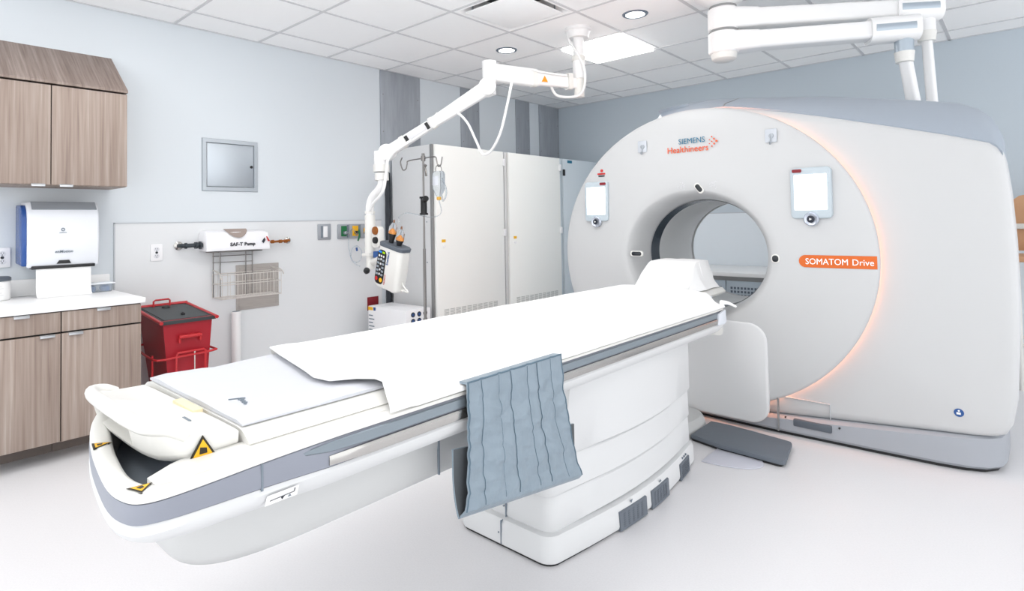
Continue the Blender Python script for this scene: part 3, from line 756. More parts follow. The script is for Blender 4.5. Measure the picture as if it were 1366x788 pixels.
for q in (.52, .12):
    p = s1 + d * (L1 * q) + Vector((0, 0, .01))
    beam(B(), p - d * .018, p + d * .018, .072, .12, .072, .12, .25).build('cable_clip', M['ivory'], t)

# injector head
t = thing('contrast_injector', (-3.14, 2.42, .72), 'white twin-syringe contrast injector with dark keypad on the ceiling arm', 'injector')
tilt = Matrix.Translation((-3.145, 2.42, .90)) @ Matrix.Rotation(math.radians(14), 4, 'Y') @ Matrix.Rotation(math.radians(4), 4, 'Z') @ Matrix.Diagonal((.84, .62, .88, 1))
def T4(bld):
    bld.v = [tilt @ v for v in bld.v]; return bld
hb = B()
rr = []
for z, w, dd in ((-.165, .25, .15), (-.155, .27, .165), (0, .275, .17), (.13, .268, .165), (.15, .26, .16)):
    rr.append([(q[0], q[1], z) for q in rrect(w, dd, .045, 5)])
T4(hb.loft(rr, cap0=True, cap1=True)).build('housing', M['ivory'], t)
T4(B().loft([[(q[0], q[1], z) for q in rrect(w, dd, .05, 5)] for z, w, dd in ((.148, .275, .172), (.172, .28, .178), (.18, .26, .165))], cap0=True, cap1=True)).build('top_cover', M['darkgrey'], t)
KP = T4(B().prism(rrect(.10, .265, .035, 5, -.068, -.01), 'xz', -.0905, -.083, .003)).build('keypad', M['black'], t)
for r_ in range(5):
    for c_, xx in enumerate((-.098, -.040)): T4(B().box(xx - .012, xx + .012, -.0925, -.090, -.075 + r_ * .028, -.06 + r_ * .028)).build('key', M['arcsilver'], KP)
for zz in (.05, .015, -.03, -.065): T4(B().cyl((-.069, -.0925, zz), (-.069, -.090, zz), .009, n=10)).build('white_key', M['sticker'], KP)
for xx in (-.095, -.069, -.043): T4(B().cyl((xx, -.0925, .075), (xx, -.090, .075), .009, n=10)).build('white_key', M['sticker'], KP)
T4(B().box(-.106, -.072, -.0925, -.09, .098, .112)).build('blue_display', emission('blue_led', '3f9cff', 1.0), KP)
T4(B().box(-.062, -.034, -.0925, -.09, .098, .112)).build('green_display', emission('green_led', 'b7e81e', 1.0), KP)
T4(B().cyl((-.095, -.0935, -.105), (-.095, -.09, -.105), .015, n=16)).build('stop_key', M['redprint'], KP)
T4(B().cyl((-.043, -.0935, -.108), (-.043, -.09, -.108), .017, n=16)).build('start_key', M['yellowgas'], KP)
for xx, top, lab in ((-.055, .07, 1), (.04, .035, 0)):
    T4(B().lathe([(.022, .17), (.024, .19), (.036, .225 + (.02 if lab else -.01)), (.036, .232 + (.02 if lab else -.01)), (0, .235 + (.02 if lab else -.01))], (xx, 0, 0), n=20)).build('syringe_base', M['black'], t)
    z0_ = .232 + (.02 if lab else -.01)
    T4(B().lathe([(.036, z0_), (.034, z0_ + .01), (.008, z0_ + .038), (0, z0_ + .04)], (xx, 0, 0), n=20)).build('orange_cone', M['orangeplug'], t)
    T4(B().lathe([(.038, z0_), (.038, z0_ + .05), (.012, z0_ + .085), (.006, z0_ + .11), (0, z0_ + .11)], (xx, 0, 0), n=20)).build('syringe', M['clear'], t)
    T4(B().lathe([(.008, z0_ + .085), (.008, z0_ + .105), (0, z0_ + .105)], (xx, 0, 0), n=12)).build('syringe_tip', M['copper'], t)
T4(B().tube([(.137, .0, -.08), (.15, .0, -.10), (.18, .0, -.115), (.215, -.01, -.125), (.215, -.01, -.135), (.14, 0, -.14)], .007, 8, sub=4)).build('handle', M['ivory'], t)
T4(B().lathe([(.03, -.165), (.03, -.18), (.024, -.185), (0, -.185)], (-.06, 0, 0), n=18).lathe([(.03, -.165), (.03, -.18), (.024, -.185), (0, -.185)], (.05, 0, 0), n=18)).build('underside_knob', M['ivory'], t)
B().tube([(-3.27, 2.44, .95), (-3.33, 2.45, .945), (-3.38, 2.46, .93), (-3.44, 2.465, .925)], .024, 12, sub=3).build('mount_stub', M['ivory'], t)
text('lettering', 'Stellant', .034, tilt @ Matrix(((0, -1, 0, .012), (0, 0, -1, -.0865), (1, 0, 0, .02), (0, 0, 0, 1))), M['blueprint'], t, bold=.0006)
text('red_lettering', 'MEDRAD', .02, tilt @ Matrix(((0, -1, 0, .004), (0, 0, -1, -.0865), (1, 0, 0, -.135), (0, 0, 0, 1))), M['redprint'], t)

# ------------------------------------------------------------------ ceiling boom
t = thing('equipment_boom', (-1.375, 3.7, ZC), 'white double-arm ceiling boom reaching over the gantry', 'ceiling boom')
hx, hy = -1.375, 3.7
B().lathe([(0, ZC), (.17, ZC), (.17, ZC - .03), (.10, ZC - .075), (.075, ZC - .09), (.075, 2.535), (0, 2.535)], (hx, hy, 0), n=36).build('ceiling_flange', M['offwhite'], t)
def boomarm(z0, z1, end, r_hub, endr, name):
    b = B().lathe([(0, z1), (r_hub - .008, z1), (r_hub, z1 - .008), (r_hub, z0 + .008), (r_hub - .006, z0), (0, z0)], (hx, hy, 0), n=36)
    e = Vector((*end, (z0 + z1) / 2 - .0)); s = Vector((hx, hy, (z0 + z1) / 2)); dd = (e - s).normalized()
    beam(b, s, s + dd * .2, .17, (z1 - z0), .14, (z1 - z0) * .86, .2)
    beam(b, s + dd * .19, e - dd * .18, .13, (z1 - z0) * .82, .12, (z1 - z0) * .78, .2)
    return b.build(name, M['offwhite'], t), dd, e
for z0, z1, end, base_y in ((2.235, 2.37, (-.485, 4.2), 0), (2.382, 2.52, (-.395, 4.4), 1)):
    arm, dd, e = boomarm(z0, z1, end, .092, .07, 'arm')
    b = beam(B(), e - dd * .20, e + dd * .06, .15, .15, .15, .15, .35); b.build('arm_end', M['offwhite'], arm)
    b = beam(B(), e - dd * .18, e + dd * .03, .156, .105, .156, .105, .45); b.build('side_cover', M['arcsilver'], arm)
    pt = e - dd * (.01)
    B().cyl(pt + Vector((0, 0, -.05)), pt + Vector((0, 0, -.17)), .05, .048, n=24).build('swivel', M['arcsilver'] if not base_y else M['offwhite'], t)
    tl = Vector((.05, .26, -.62)) if not base_y else Vector((.02, .12, -.85)); wd = .064 if not base_y else .052
    b = beam(B(), pt + Vector((0, 0, -.15)), pt + Vector((0, 0, -.15)) + tl, wd, wd, wd * 1.15, wd, .3); b.build('drop_arm', M['offwhite'], t)
    B().cyl(pt + Vector((0, 0, -.20)), pt + Vector((0, 0, -.14)), .046, .053, n=24).build('swivel_ring', M['ivory'], t)
B().lathe([(.08, 2.235), (.074, 2.20), (.06, 2.19), (0, 2.188)], (hx, hy, 0), n=36).build('hub_cap', M['ivory'], t)
B().lathe([(.088, 2.3705), (.088, 2.382)], (hx, hy, 0), n=36).build('hub_seam', M['cabgap'], t)
B().lathe([(.082, 2.52), (.082, 2.536)], (hx, hy, 0), n=36).build('hub_seam', M['cabgap'], t)

# ------------------------------------------------------------------ gantry
GX, GZ, RX, RZ = -1.48, .972, .943, .885
t = G = thing('ct_scanner', (GX, 3.85, 0), 'large white CT scanner gantry with glowing round front', 'CT scanner')
FY, RY = 3.475, 4.27
def interp(tab, x):
    if x <= tab[0][0]: return tab[0][1]
    for (a, va), (c, vc) in zip(tab, tab[1:]):
        if x <= c: return va + (vc - va) * (x - a) / (c - a)
    return tab[-1][1]
BRX, BRZ = .955, .905
def zleft(x): return GZ + BRZ * math.sqrt(max(0, 1 - ((x - GX) / BRX) ** 2))
ZF = [(-1.48, 1.868), (-1.298, 1.862), (-1.148, 1.832), (-.95, 1.785), (-.765, 1.735), (-.6, 1.685), (-.438, 1.636), (-.25, 1.577), (-.13, 1.535)]
def zseam(x): return .05 + max(0, (x + 1.5)) * .088
poly = []
for k in range(0, 25):                      # bottom to top along the left ellipse
    a = math.radians(255 - (255 - 92) * k / 24)
    poly.append((GX + BRX * math.cos(a), GZ + BRZ * math.sin(a)))
for x in (-1.39, -1.298, -1.148, -.95, -.765, -.6, -.438, -.25, -.13): poly.append((x, interp(ZF, x)))
poly += [(-.095, 1.522), (-.068, 1.497), (-.053, 1.46), (-.038, 1.30), (-.026, 1.05), (-.024, .80), (-.03, .57), (-.042, .36), (-.062, .24), (-.085, .195), (-.12, .178)]
for x in (-.2, -.45, -.8, -1.1, -1.4): poly.append((x, zseam(x)))
# the bore runs through the body: front face as a ring between outline and bore hole
def raycirc(n, rx, rz): return [(GX + rx * math.cos(2 * PI * i / n), GZ + rz * math.sin(2 * PI * i / n)) for i in range(n)]
N = 96
def polar_outline(poly, n):
    out = []
    for i in range(n):
        a = 2 * PI * i / n; dx, dz = math.cos(a), math.sin(a); best = None
        for (x0, z0), (x1, z1) in zip(poly, poly[1:] + poly[:1]):
            ex, ez = x1 - x0, z1 - z0; den = dx * ez - dz * ex
            if abs(den) < 1e-9: continue
            tt = ((x0 - GX) * ez - (z0 - GZ) * ex) / den; uu = ((x0 - GX) * dz - (z0 - GZ) * dx) / den
            if tt > 0 and -1e-6 <= uu <= 1 + 1e-6 and (best is None or tt > best): best = tt
        out.append((GX + dx * best, GZ + dz * best))
    return out
# use the polygon's own vertices for a crisp outline, hole ring matched by angle
ang = sorted(set([round(math.atan2(z - GZ, x - GX) % (2 * PI), 5) for x, z in poly] + [round(2 * PI * i / 64, 5) for i in range(64)]))
def po(angles):
    out = []
    for a in angles:
        dx, dz = math.cos(a), math.sin(a); best = 0
        for (x0, z0), (x1, z1) in zip(poly, poly[1:] + poly[:1]):
            ex, ez = x1 - x0, z1 - z0; den = dx * ez - dz * ex
            if abs(den) < 1e-9: continue
            tt = ((x0 - GX) * ez - (z0 - GZ) * ex) / den; uu = ((x0 - GX) * dz - (z0 - GZ) * dx) / den
            if tt > 0 and -1e-4 <= uu <= 1 + 1e-4 and tt > best: best = tt
        out.append((GX + dx * best, GZ + dz * best))
    return out
outl = po(ang)
def inset(pts, dlt): return [(GX + (x - GX) * (1 - dlt / math.hypot(x - GX, z - GZ)), GZ + (z - GZ) * (1 - dlt / math.hypot(x - GX, z - GZ))) for x, z in pts]
def R3(pts, y): return [(x, y, z) for x, z in pts]
hole = [(GX + .52 * math.cos(a), GZ + .47 * math.sin(a)) for a in ang]
hole2 = [(GX + .37 * math.cos(a), GZ + .335 * math.sin(a)) for a in ang]
rings = [R3(hole, FY)]
for dl, dy in ((.06, 0), (.03, .004), (.012, .014), (.003, .03), (0, .055)): rings.append(R3(inset(outl, dl), FY + dy))
rings += [R3(outl, 4.18), R3(inset(outl, .02), 4.25), R3(inset(outl, .06), RY), R3(hole, RY), R3(hole2, RY - .02)]
B().loft(rings).build('cover', M['white'], t, 40, recalc=True)
# grey cap on top
secs = []
capx = [-1.75, -1.66, -1.57, -1.45, -1.3, -1.148, -.95, -.837, -.6, -.438, -.3, -.224, -.15, -.103, -.08, -.06]
ZM = [(-1.75, 1.905), (-1.57, 1.94), (-1.45, 1.955), (-1.3, 1.952), (-.837, 1.893), (-.45, 1.815), (-.224, 1.762), (-.15, 1.72), (-.103, 1.672), (-.07, 1.60), (-.055, 1.545)]
def zf(x): return min(interp(ZF, x), zleft(x)) if x < -1.39 else (interp(ZF, x) if x <= -.13 else interp([(-.13, 1.535), (-.095, 1.522), (-.068, 1.497), (-.053, 1.46)], x))
for x in capx:
    a, m_ = zf(x) - .002, interp(ZM, x)
    ym = 3.80 if x > -1.3 else 3.80 - (.22 * min(1, (-1.3 - x) / .4))
    secs.append([(x, FY + .02, a - .02), (x, FY + .012, a), (x, FY + .05, a + .25 * (m_ - a)), (x, (FY + ym) / 2 + .03, a + .68 * (m_ - a)), (x, ym - .05, a + .95 * (m_ - a)), (x, ym, m_), (x, 4.16, m_), (x, 4.24, m_ - .03), (x, 4.265, a - .05)])
B().loft(secs, cap0=True, cap1=True).build('top_cap', M['capgrey'], t, 50)
rr = []
for x in (-1.313, -1.307):
    a, m_ = zf(x), interp(ZM, x)
    rr.append([(x, FY + .011, a + .001), (x, FY + .049, a + .25 * (m_ - a) + .002), (x, (FY + 3.8) / 2 + .03, a + .68 * (m_ - a) + .002), (x, 3.75, a + .95 * (m_ - a) + .002), (x, 3.80, m_ + .0015), (x, 3.80, m_ - .004), (x, 3.5, a - .004)])
B().loft(rr, cap0=True, cap1=True).build('cap_seam', M['cabgap'], t)
# grey base
def baseoutline(ins):
    o = [(-2.15, 3.50), (-1.9, 3.46), (-1.43, 3.445), (-1.05, 3.43), (-.6, 3.44), (-.32, 3.452), (-.22, 3.468), (-.15, 3.50), (-.105, 3.56), (-.09, 3.65), (-.085, 3.9), (-.095, 4.1), (-.15, 4.2), (-2.15, 4.2)]
    cx, cy = -1.2, 3.85
    return [(x + (cx - x) / abs(cx - x) * min(ins, abs(cx - x)), y + (ins if y < cy else -ins)) for x, y in o]
bo = baseoutline(0); bi = baseoutline(.012)
rings = [[(x, y, .016) for x, y in bi], [(x, y, .03) for x, y in bo], [(x, y, zseam(x) - .008 if x < -.12 else .16) for x, y in bo], [(x, y, zseam(x) + .002 if x < -.12 else .17) for x, y in bi]]
B().loft(rings, cap0=True, cap1=True).build('base', M['scangrey'], t, 40)
bi2 = baseoutline(.02)
B().prism(bi2, 'xy', 0, .02).build('base_gap', M['black'], t)
B().box(-.96, -.775, 3.424, 3.45, .06, zseam(-.87) - .006, .006).build('base_recess', M['darkgrey'], t)
# front disc: domed, with funnel into bore
prof = [(1.0, 3.452), (1.004, 3.437), (1.0, 3.424), (.985, 3.416), (.9, 3.406), (.75, 3.396), (.6, 3.388), (.52, 3.386)]
rings = []
n = 120
for f, y in prof: rings.append([(GX + RX * f * math.cos(2 * PI * i / n), y, GZ + RZ * f * math.sin(2 * PI * i / n)) for i in range(n)])
for rx, rz, y in ((.455, .398, 3.388), (.442, .386, 3.396), (.425, .372, 3.42), (.405, .356, 3.47), (.39, .345, 3.53), (.38, .338, 3.585)):
    rings.append([(GX + rx * math.cos(2 * PI * i / n), y, GZ + rz * math.sin(2 * PI * i / n)) for i in range(n)])
B().loft(rings).build('front_ring', M['white'], t, 50)
def cylband(rx0, rz0, y0, rx1, rz1, y1):
    return [[(GX + rx * math.cos(2 * PI * i / n), y, GZ + rz * math.sin(2 * PI * i / n)) for i in range(n)] for rx, rz, y in ((rx0, rz0, y0), (rx1, rz1, y1))]
B().loft(cylband(.378, .336, 3.585, .372, .331, 3.70)).build('bore_window', M['boreband'], t)
bl = B().loft(cylband(.372, .331, 3.70, .368, .328, 4.16)); bl.loft(cylband(.368, .328, 4.16, .385, .345, 4.255)); bl.build('bore_lining', M['boreinner'], t)
B().loft(cylband(.3775, .3355, 3.583, .3775, .3355, 3.592)).build('bore_seam', M['white'], t)
# glowing strip behind the disc edge
n2 = 160
rr = [[(GX + RX * f * math.cos(2 * PI * i / n2), y, GZ + RZ * f * math.sin(2 * PI * i / n2)) for i in range(n2)] for f, y in ((.965, 3.456), (.968, 3.473))]
B().loft(rr).build('ring_light', M['ring'], t)
rr = [[(GX + RX * f * math.cos(2 * PI * i / n2), y, GZ + RZ * f * math.sin(2 * PI * i / n2)) for i in range(n2)] for f, y in ((1.0, 3.452), (.93, 3.455))]
B().loft(rr).build('ring_back', M['white'], t)
# lower docking panel
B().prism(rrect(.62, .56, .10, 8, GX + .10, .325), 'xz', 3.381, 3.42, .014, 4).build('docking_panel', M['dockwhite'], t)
B().box(-1.036, -1.031, 3.415, 3.438, .02, .20).build('panel_seam', M['cabgap'], t)
b = B()
b.box(-1.02, -.79, 3.466, 3.470 + .01, .196, .199); b.box(-.790, -.787, 3.466, 3.48, zseam(-.79) + .005, .197)
b.build('hatch_seam', M['guardedge'], t)
# orange stripe and text
FYs = 3.386
def disc_y(x, z):
    f = math.hypot((x - GX) / RX, (z - GZ) / RZ)
    return interp([(.5, 3.386), (.52, 3.386), (.6, 3.388), (.75, 3.396), (.9, 3.406), (.985, 3.416), (1, 3.424)], f)
st = [(-.863, .925), (-.54, .925), (-.54, .99), (-.863, .99)]
vs, fs = [], []
nx = 14
top, bot = [], []
for i in range(9):
    a = math.radians(90 + 180 * i / 8); top.append((-.863 + .032 * math.cos(a), .9575 + .0325 * math.sin(a)))
sp = top + [(-.75, .925), (-.65, .925), (-.545, .925), (-.545, .99), (-.65, .99), (-.75, .99)]
def on_disc(poly2, off, thick=.003):
    b = B(); m = len(poly2)
    A = [(x, disc_y(x, z) - off - thick, z) for x, z in poly2]; D = [(x, disc_y(x, z) - off + .004, z) for x, z in poly2]
    b.add(A + D, [list(range(m))] + [[i, m + i, m + (i + 1) % m, (i + 1) % m] for i in range(m)])
    return b
b = B()
segx = [-.863, -.80, -.74, -.68, -.62, -.56, -.545]
ringsS = []
cap = [(-.895, .9575, .9575)] + [(-.863 - .032 * math.cos(math.radians(a)), .9575 - .0325 * math.sin(math.radians(a)), .9575 + .0325 * math.sin(math.radians(a))) for a in (20, 40, 60, 80)]
cols = cap + [(x, .925, .99) for x in segx]
vs = []
for x, zb, zt in cols: vs += [(x, disc_y(x, zb) - .003, zb - .0001), (x, disc_y(x, zt) - .003, zt + .0001)]
b.add(vs, [[2 * i, 2 * i + 2, 2 * i + 3, 2 * i + 1] for i in range(len(cols) - 1)])
b.build('orange_stripe', M['orange'], t)
def on_stripe(q): return Vector((q.x, disc_y(q.x, q.z) - .0045 + (q.y - 3.39) * .5, q.z))
text('stripe_lettering', 'SOMATOM', .045, face_front(-.864, 3.39, .942), M['whiteprint'], t, sx=.89, warp=on_stripe)
text('stripe_lettering_small', 'Drive', .045, face_front(-.652, 3.39, .942), M['whiteprint'], t, sx=.93, warp=on_stripe)
text('maker_lettering', 'SIEMENS', .047, face_front(-1.553, 3.389, 1.648), M['teal'], t, sx=.95)
text('maker_lettering_orange', 'Healthineers', .054, face_front(-1.628, 3.389, 1.597), M['orangeprint'], t, bold=.0002, sx=.93)
b = B()
for k, (dx, dz, r_) in enumerate(((0, 0, .0065), (-.014, .014, .0055), (-.014, -.014, .0055), (-.028, .028, .0045), (-.028, -.028, .0045), (-.028, 0, .004), (-.042, .012, .003), (-.042, -.012, .003))):
    b.cyl((-1.318 + dx, 3.390, 1.646 + dz), (-1.318 + dx, 3.386, 1.646 + dz), r_, n=10)
b.build('maker_dots', M['orangeprint'], t)
# control panels
for cx, cz, w, h, rs, lab in ((-2.146, 1.318, .182, .268, 1, 'left control panel'), (-.826, 1.318, .196, .27, -1, 'right control panel')):
    yb = disc_y(cx, cz)
    p = B().prism(rrect(w, h, .022, 5, cx, cz), 'xz', yb - .022, yb + .012, .006, 3).build('control_panel', mat('panel_pale', 'b4bfc6', .3), t)
    B().prism(rrect(w * .80, h * .70, .004, 2, cx, cz + .004), 'xz', yb - .0235, yb - .0215).build('screen', M['screen'], p)
    b = B().prism(rrect(.046, .017, .005, 3, cx + rs * (w / 2 - .035), cz + h / 2 - .016), 'xz', yb - .025, yb - .02); b.build('emergency_button', M['redsign'], p)
    kz = cz - h / 2 - .003
    B().lathe([(.036, 0), (.037, .012), (.031, .022), (.028, .020), (0, .018)], (cx, yb - .012, kz), (0, -1, 0), 28).build('knob', M['knob'], p)
    B().lathe([(.018, 0), (.018, .006), (.012, .008), (0, .006)], (cx, yb - .031, kz), (0, -1, 0), 20).build('knob_button', M['knobdark'], p)
    b = B().add([(cx - .005, yb - .0395, kz - .006), (cx + .007, yb - .0395, kz), (cx - .005, yb - .0395, kz + .006)], [[0, 1, 2]]); b.build('play_mark', M['sticker'], p)
# bore sensors
def slot(cx, cz, w, h, rot, name='laser_window'):
    yb = disc_y(cx, cz); pts = rrect(w, h, min(w, h) * .45, 5)
    ca, sa = math.cos(rot), math.sin(rot)
    def X(s): return [(cx + s * (x * ca - z * sa), cz + s * (x * sa + z * ca)) for x, z in pts]
    o = B().prism(X(1.35), 'xz', yb - .003, yb + .01, .001).build('window_rim', M['ivory'], t)
    B().prism(X(1), 'xz', yb - .006, yb + .005, .001).build(name, M['slotglass'], o)
slot(-1.43, 1.374, .052, .026, math.radians(-52)); slot(-1.853, .972, .068, .026, 0); slot(-1.012, .966, .032, .036, math.radians(0))
# breathing icons
for cx in (-1.535, -1.345):
    b = B(); random.seed(int(abs(cx) * 1000))
    for k in range(16):
        a = random.uniform(0, 2 * PI); r_ = random.uniform(.004, .03)
        x, z = cx + r_ * math.cos(a), 1.388 + r_ * math.sin(a)
        b.cyl((x, disc_y(x, z) - .001, z), (x, disc_y(x, z) + .003, z), .0028, n=6)
    b.tube([(cx - .015, 3.387, 1.378), (cx, 3.387, 1.40), (cx + .012, 3.387, 1.38)], .0015, 6)
    b.build('breathing_icon', M['faintprint'], t)
# small print above the left panel
b = B().cyl((-2.112, 3.410, 1.527), (-2.112, 3.403, 1.527), .010, n=16); b.build('red_dot', M['redprint'], t)
b = B()
for k in range(5): b.box(-2.145 + k * .0125, -2.1345 + k * .0125, 3.402, 3.405, 1.500, 1.511)
b.build('red_print', M['redprint'], t)
b = B()
for k in range(4): b.box(-2.137 + k * .0125, -2.1265 + k * .0125, 3.402, 3.405, 1.486, 1.495)
b.build('dark_print', M['darkprint'], t)
# round blue logo on the flank
B().cyl((-.253, FY - .002, .266), (-.253, FY + .004, .266), .019, n=24).build('round_logo', M['blueprint'], t)
b = B().cyl((-.253, FY - .003, .275), (-.253, FY, .275), .004, n=10).box(-.262, -.246, FY - .003, FY, .258, .268)
b.build('reader_mark', M['sticker'], t)
B().cyl((-1.0, 3.429, .098), (-1.0, 3.44, .098), .004, n=8).build('screw', M['black'], t)
B().cyl((-.74, 3.43, .095), (-.74, 3.442, .095), .005, n=8).build('screw', M['black'], t)
# adhesive hooks
for cx, cz, lab in ((-1.80, 1.66, 'clear adhesive hook on the scanner front left of the maker lettering'), (-1.02, 1.645, 'clear adhesive hook on the scanner front above the right screen')):
    yb = disc_y(cx, cz)
    h = thing('adhesive_hook', (cx, yb, cz - .04), lab, 'hook', 'adhesive hooks on the scanner')
    B().prism(rrect(.062, .075, .006, 3, cx, cz), 'xz', yb - .0085, yb - .0055, .0008).build('pad', mat('clear_pad', 'bcc1c8', .2), h)
    b = B().lathe([(.014, 0), (.013, .004), (0, .005)], (cx + .002, yb - .0085, cz - .002), (0, -1, 0), 16).tube([(cx + .002, yb - .011, cz - .002), (cx, yb - .010, cz - .025), (cx - .002, yb - .012, cz - .042), (cx - .002, yb - .02, cz - .048), (cx - .002, yb - .026, cz - .038)], .004, 8, sub=4)
    b.build('hook', mat('hook_grey', '9ba0a6', .3, .6), h)

# ------------------------------------------------------------------ patient table
TX, HW = -1.46, .382
def SK(x, y): return y + (.10 * (TX - x) + .42 * max(0, TX - x) ** 2) * max(0, .72 - y) / .40
t = PT = thing('patient_table', (TX, 2.0, 0), 'long white scanner couch on a stepped pedestal in front of the gantry', 'patient table')
YE, YS, YH = .318, .70, 2.80
def U(d, ye=YE, ys=YS, yh=YH, hw=HW, e=3.2, z=0., n=36, heady=None):
    w = hw - d; y0 = ye + d; o = []
    hd = yh
    st = [hd, hd - .03] + [y for y in (2.3, 1.8, 1.3, 1.0) if y < hd - .05]
    for y in st: o.append((TX + w, y, z))
    for k in range(n + 1):
        a = PI * k / n; c, s_ = math.cos(a), math.sin(a)
        x_ = TX + w * math.copysign(abs(c) ** (2 / e), c)
        o.append((x_, SK(x_, ys - (ys - y0) * abs(s_) ** (2 / e)), z))
    for y in reversed(st): o.append((TX - w, y, z))
    return o
TAIL = catmull([(x, y, 0) for x, y in ((.382, .70), (.385, .62), (.391, .52), (.401, .42), (.405, .35), (.396, .312), (.366, .294), (.30, .288), (.18, .300), (.06, .318), (-.06, .344), (-.14, .370), (-.22, .405), (-.29, .455), (-.345, .53), (-.375, .62), (-.382, .70))], 4)
def zt_(y, z):
    g0 = .60 if z > .69 else .78
    g = g0 + (1 - g0) * max(0, min(1, (y - .33) / .34))
    return z if z > .752 or z < .6 else .752 - (.752 - z) * g
def U2(d, z=0.):
    o = []; st = [YH, YH - .03, 2.3, 1.8, 1.3, 1.0]
    for y in st: o.append((TX + HW - d, y, z))
    for p in TAIL: o.append((TX + p.x * (1 - d / .395), p.y + d * max(0, min(1, (.72 - p.y) / .30)), zt_(p.y, z)))
    for y in reversed(st): o.append((TX - HW + d, y, z))
    return o
def ushell(prof): return [U2(d, z) for d, z in prof]
def capends(b, rings):
    # close the head end of an open U profile
    m = len(rings); n = len(rings[0])
    b.add([r[0] for r in rings] + [r[-1] for r in reversed(rings)], [list(range(2 * m))])
# lower cover
r_ = ushell([(.004, .694), (0, .688), (.006, .672), (.03, .648), (.075, .628), (.15, .618), (.3, .612)])
b = B().loft(r_, closed=False); capends(b, r_); b.add([p for p in r_[-1]], [list(range(len(r_[-1])))])
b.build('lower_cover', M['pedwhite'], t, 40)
# grey band
r_ = ushell([(.006, .693), (.001, .697), (0, .722), (.002, .750), (.008, .7525)])
b = B().loft(r_, closed=False); b.build('grey_band', M['lilac'], t, 40)
# deck lip
r_ = ushell([(.006, .7515), (.001, .7535), (.002, .761), (.012, .767), (.030, .766), (.038, .760), (.042, .745), (.046, .70), (.05, .68)])
b = B().loft(r_, closed=False); b.build('deck', M['ivory'], t, 40)
r_ = [(x, y, .690) for x, y, z in U2(.049, .70)]
b = B().add(r_, [list(range(len(r_)))]); b.build('recess_floor', M['capgrey'], t)
UU = [(x - TX, y) for x, y, z in U2(.030)]
for sg in (1, -1):
    outer = sorted([(y, sg * x) for x, y in UU if sg * x > .1 and (sg < 0 or x > .35 or y > .7)])
    rr = []
    for y in (.342, .355, .37, .39, .41, .432, .45, .475, .50, .53, .56, .60, .66, .72, .9, 1.2, 1.8, 2.3, 2.77, 2.79):
        if sg < 0 and y < .53: continue
        y_ = y
        xo = TX + sg * interp(outer, y_); xi = TX + sg * interp([(.342, .322), (.37, .303), (.40, .282), (.47, .272), (.53, .285), (.62, .30)], y)
        rr.append([(xi, y_, .735), (xi, y_, .7645), (xo, y_, .7645), (xo, y_, .735)])
    B().loft(rr, cap0=True, cap1=True).build('side_deck', M['ivory'], t)
B().box(TX - .17, TX + .16, .455, .6, .69, .712, .01).build('recess_block', M['scangrey'], t)
# side seam and panels
b = B()
b.box(TX + HW - .004, TX + .3922, .512, .516, .702, .752)
b.build('panel_seam', M['greyprint'], t)
# rails
for sg in (1, -1):
    def X(d): return TX + sg * d
    pr = [(.383, .699), (.391, .699), (.3925, .705), (.3925, .717), (.389, .722), (.383, .722)]
    rr = []
    for y, s_, dz in ((.66, .35, .0), (.70, .7, 0), (.76, 1, 0), (2.70, 1, 0), (2.715, .95, 0)):
        zc = .7105
        rr.append([(X(.383 + (x - .383) * s_), y, zc + (z - zc) * (.75 + .25 * s_)) for x, z in pr])
    B().loft(rr, cap0=True, cap1=True).build('accessory_rail', M['chrome'], t, 30)
    rr = [[(X(.3835), y, z0), (X(.3835 + w), y, z0 + .002), (X(.3835 + w), y, z1 - .002), (X(.3835), y, z1)] for y, w, z0, z1 in ((.57, .0, .742, .744), (.66, .003, .728, .748), (.75, .0035, .724, .749), (2.72, .0035, .724, .749))]
    B().loft(rr, cap0=True, cap1=True).build('rail_groove', mat('rail_groove', '858f97', .3, .5), t)
    b = B().prism([(2.70, .695), (2.715, .745), (2.79, .757), (2.80, .70), (2.775, .690)], 'yz', X(.383), X(.396), .003)
    b.build('rail_end_cap', M['label'], t)
# head end nose
b = B()
rr = []
for y, w, zt, zb in ((2.795, .378, .766, .63), (2.81, .372, .764, .64), (2.822, .35, .75, .66)):
    rr.append([(TX + q[0], y, (zt + zb) / 2 + q[1]) for q in rrect(2 * w, zt - zb, .02, 4)])
b.loft(rr, cap0=True, cap1=True); b.build('head_end', M['ivory'], t)
# beam below the cover
def Ub(d, z): return U(d, ye=.42, ys=.80, yh=1.66, hw=.285, e=4.2, z=z)
r_ = [Ub(0, .63), Ub(.004, .60), Ub(.012, .54), Ub(.03, .512), Ub(.07, .500), Ub(.2, .497)]
b = B().loft(r_, closed=False); capends(b, r_); b.add([p for p in r_[-1]], [list(range(len(r_[-1])))])
b.build('support_beam', M['white2'], t, 40)
for sg in (1, -1): B().box(TX + sg * .2825 - .003, TX + sg * .2825 + .0035, 1.05, 1.054, .525, .628).build('beam_seam', M['greyprint'], t)
# table top
pf = [(-.312, .760), (-.318, .768), (-.285, .786), (-.26, .790), (.26, .790), (.285, .786), (.318, .768), (.312, .760), (.25, .742), (-.25, .742)]
rr = [[(TX + x, y, z) for x, z in pf] for y in (.525, 1.2, 2.0, 2.84)]
rr += [[(TX + x * s_, y, z) for x, z in pf] for y, s_ in ((2.87, .78), (2.92, .55), (3.42, .50))]
B().loft(rr, cap0=True, cap1=True).build('table_top', M['ivory'], t, 40)
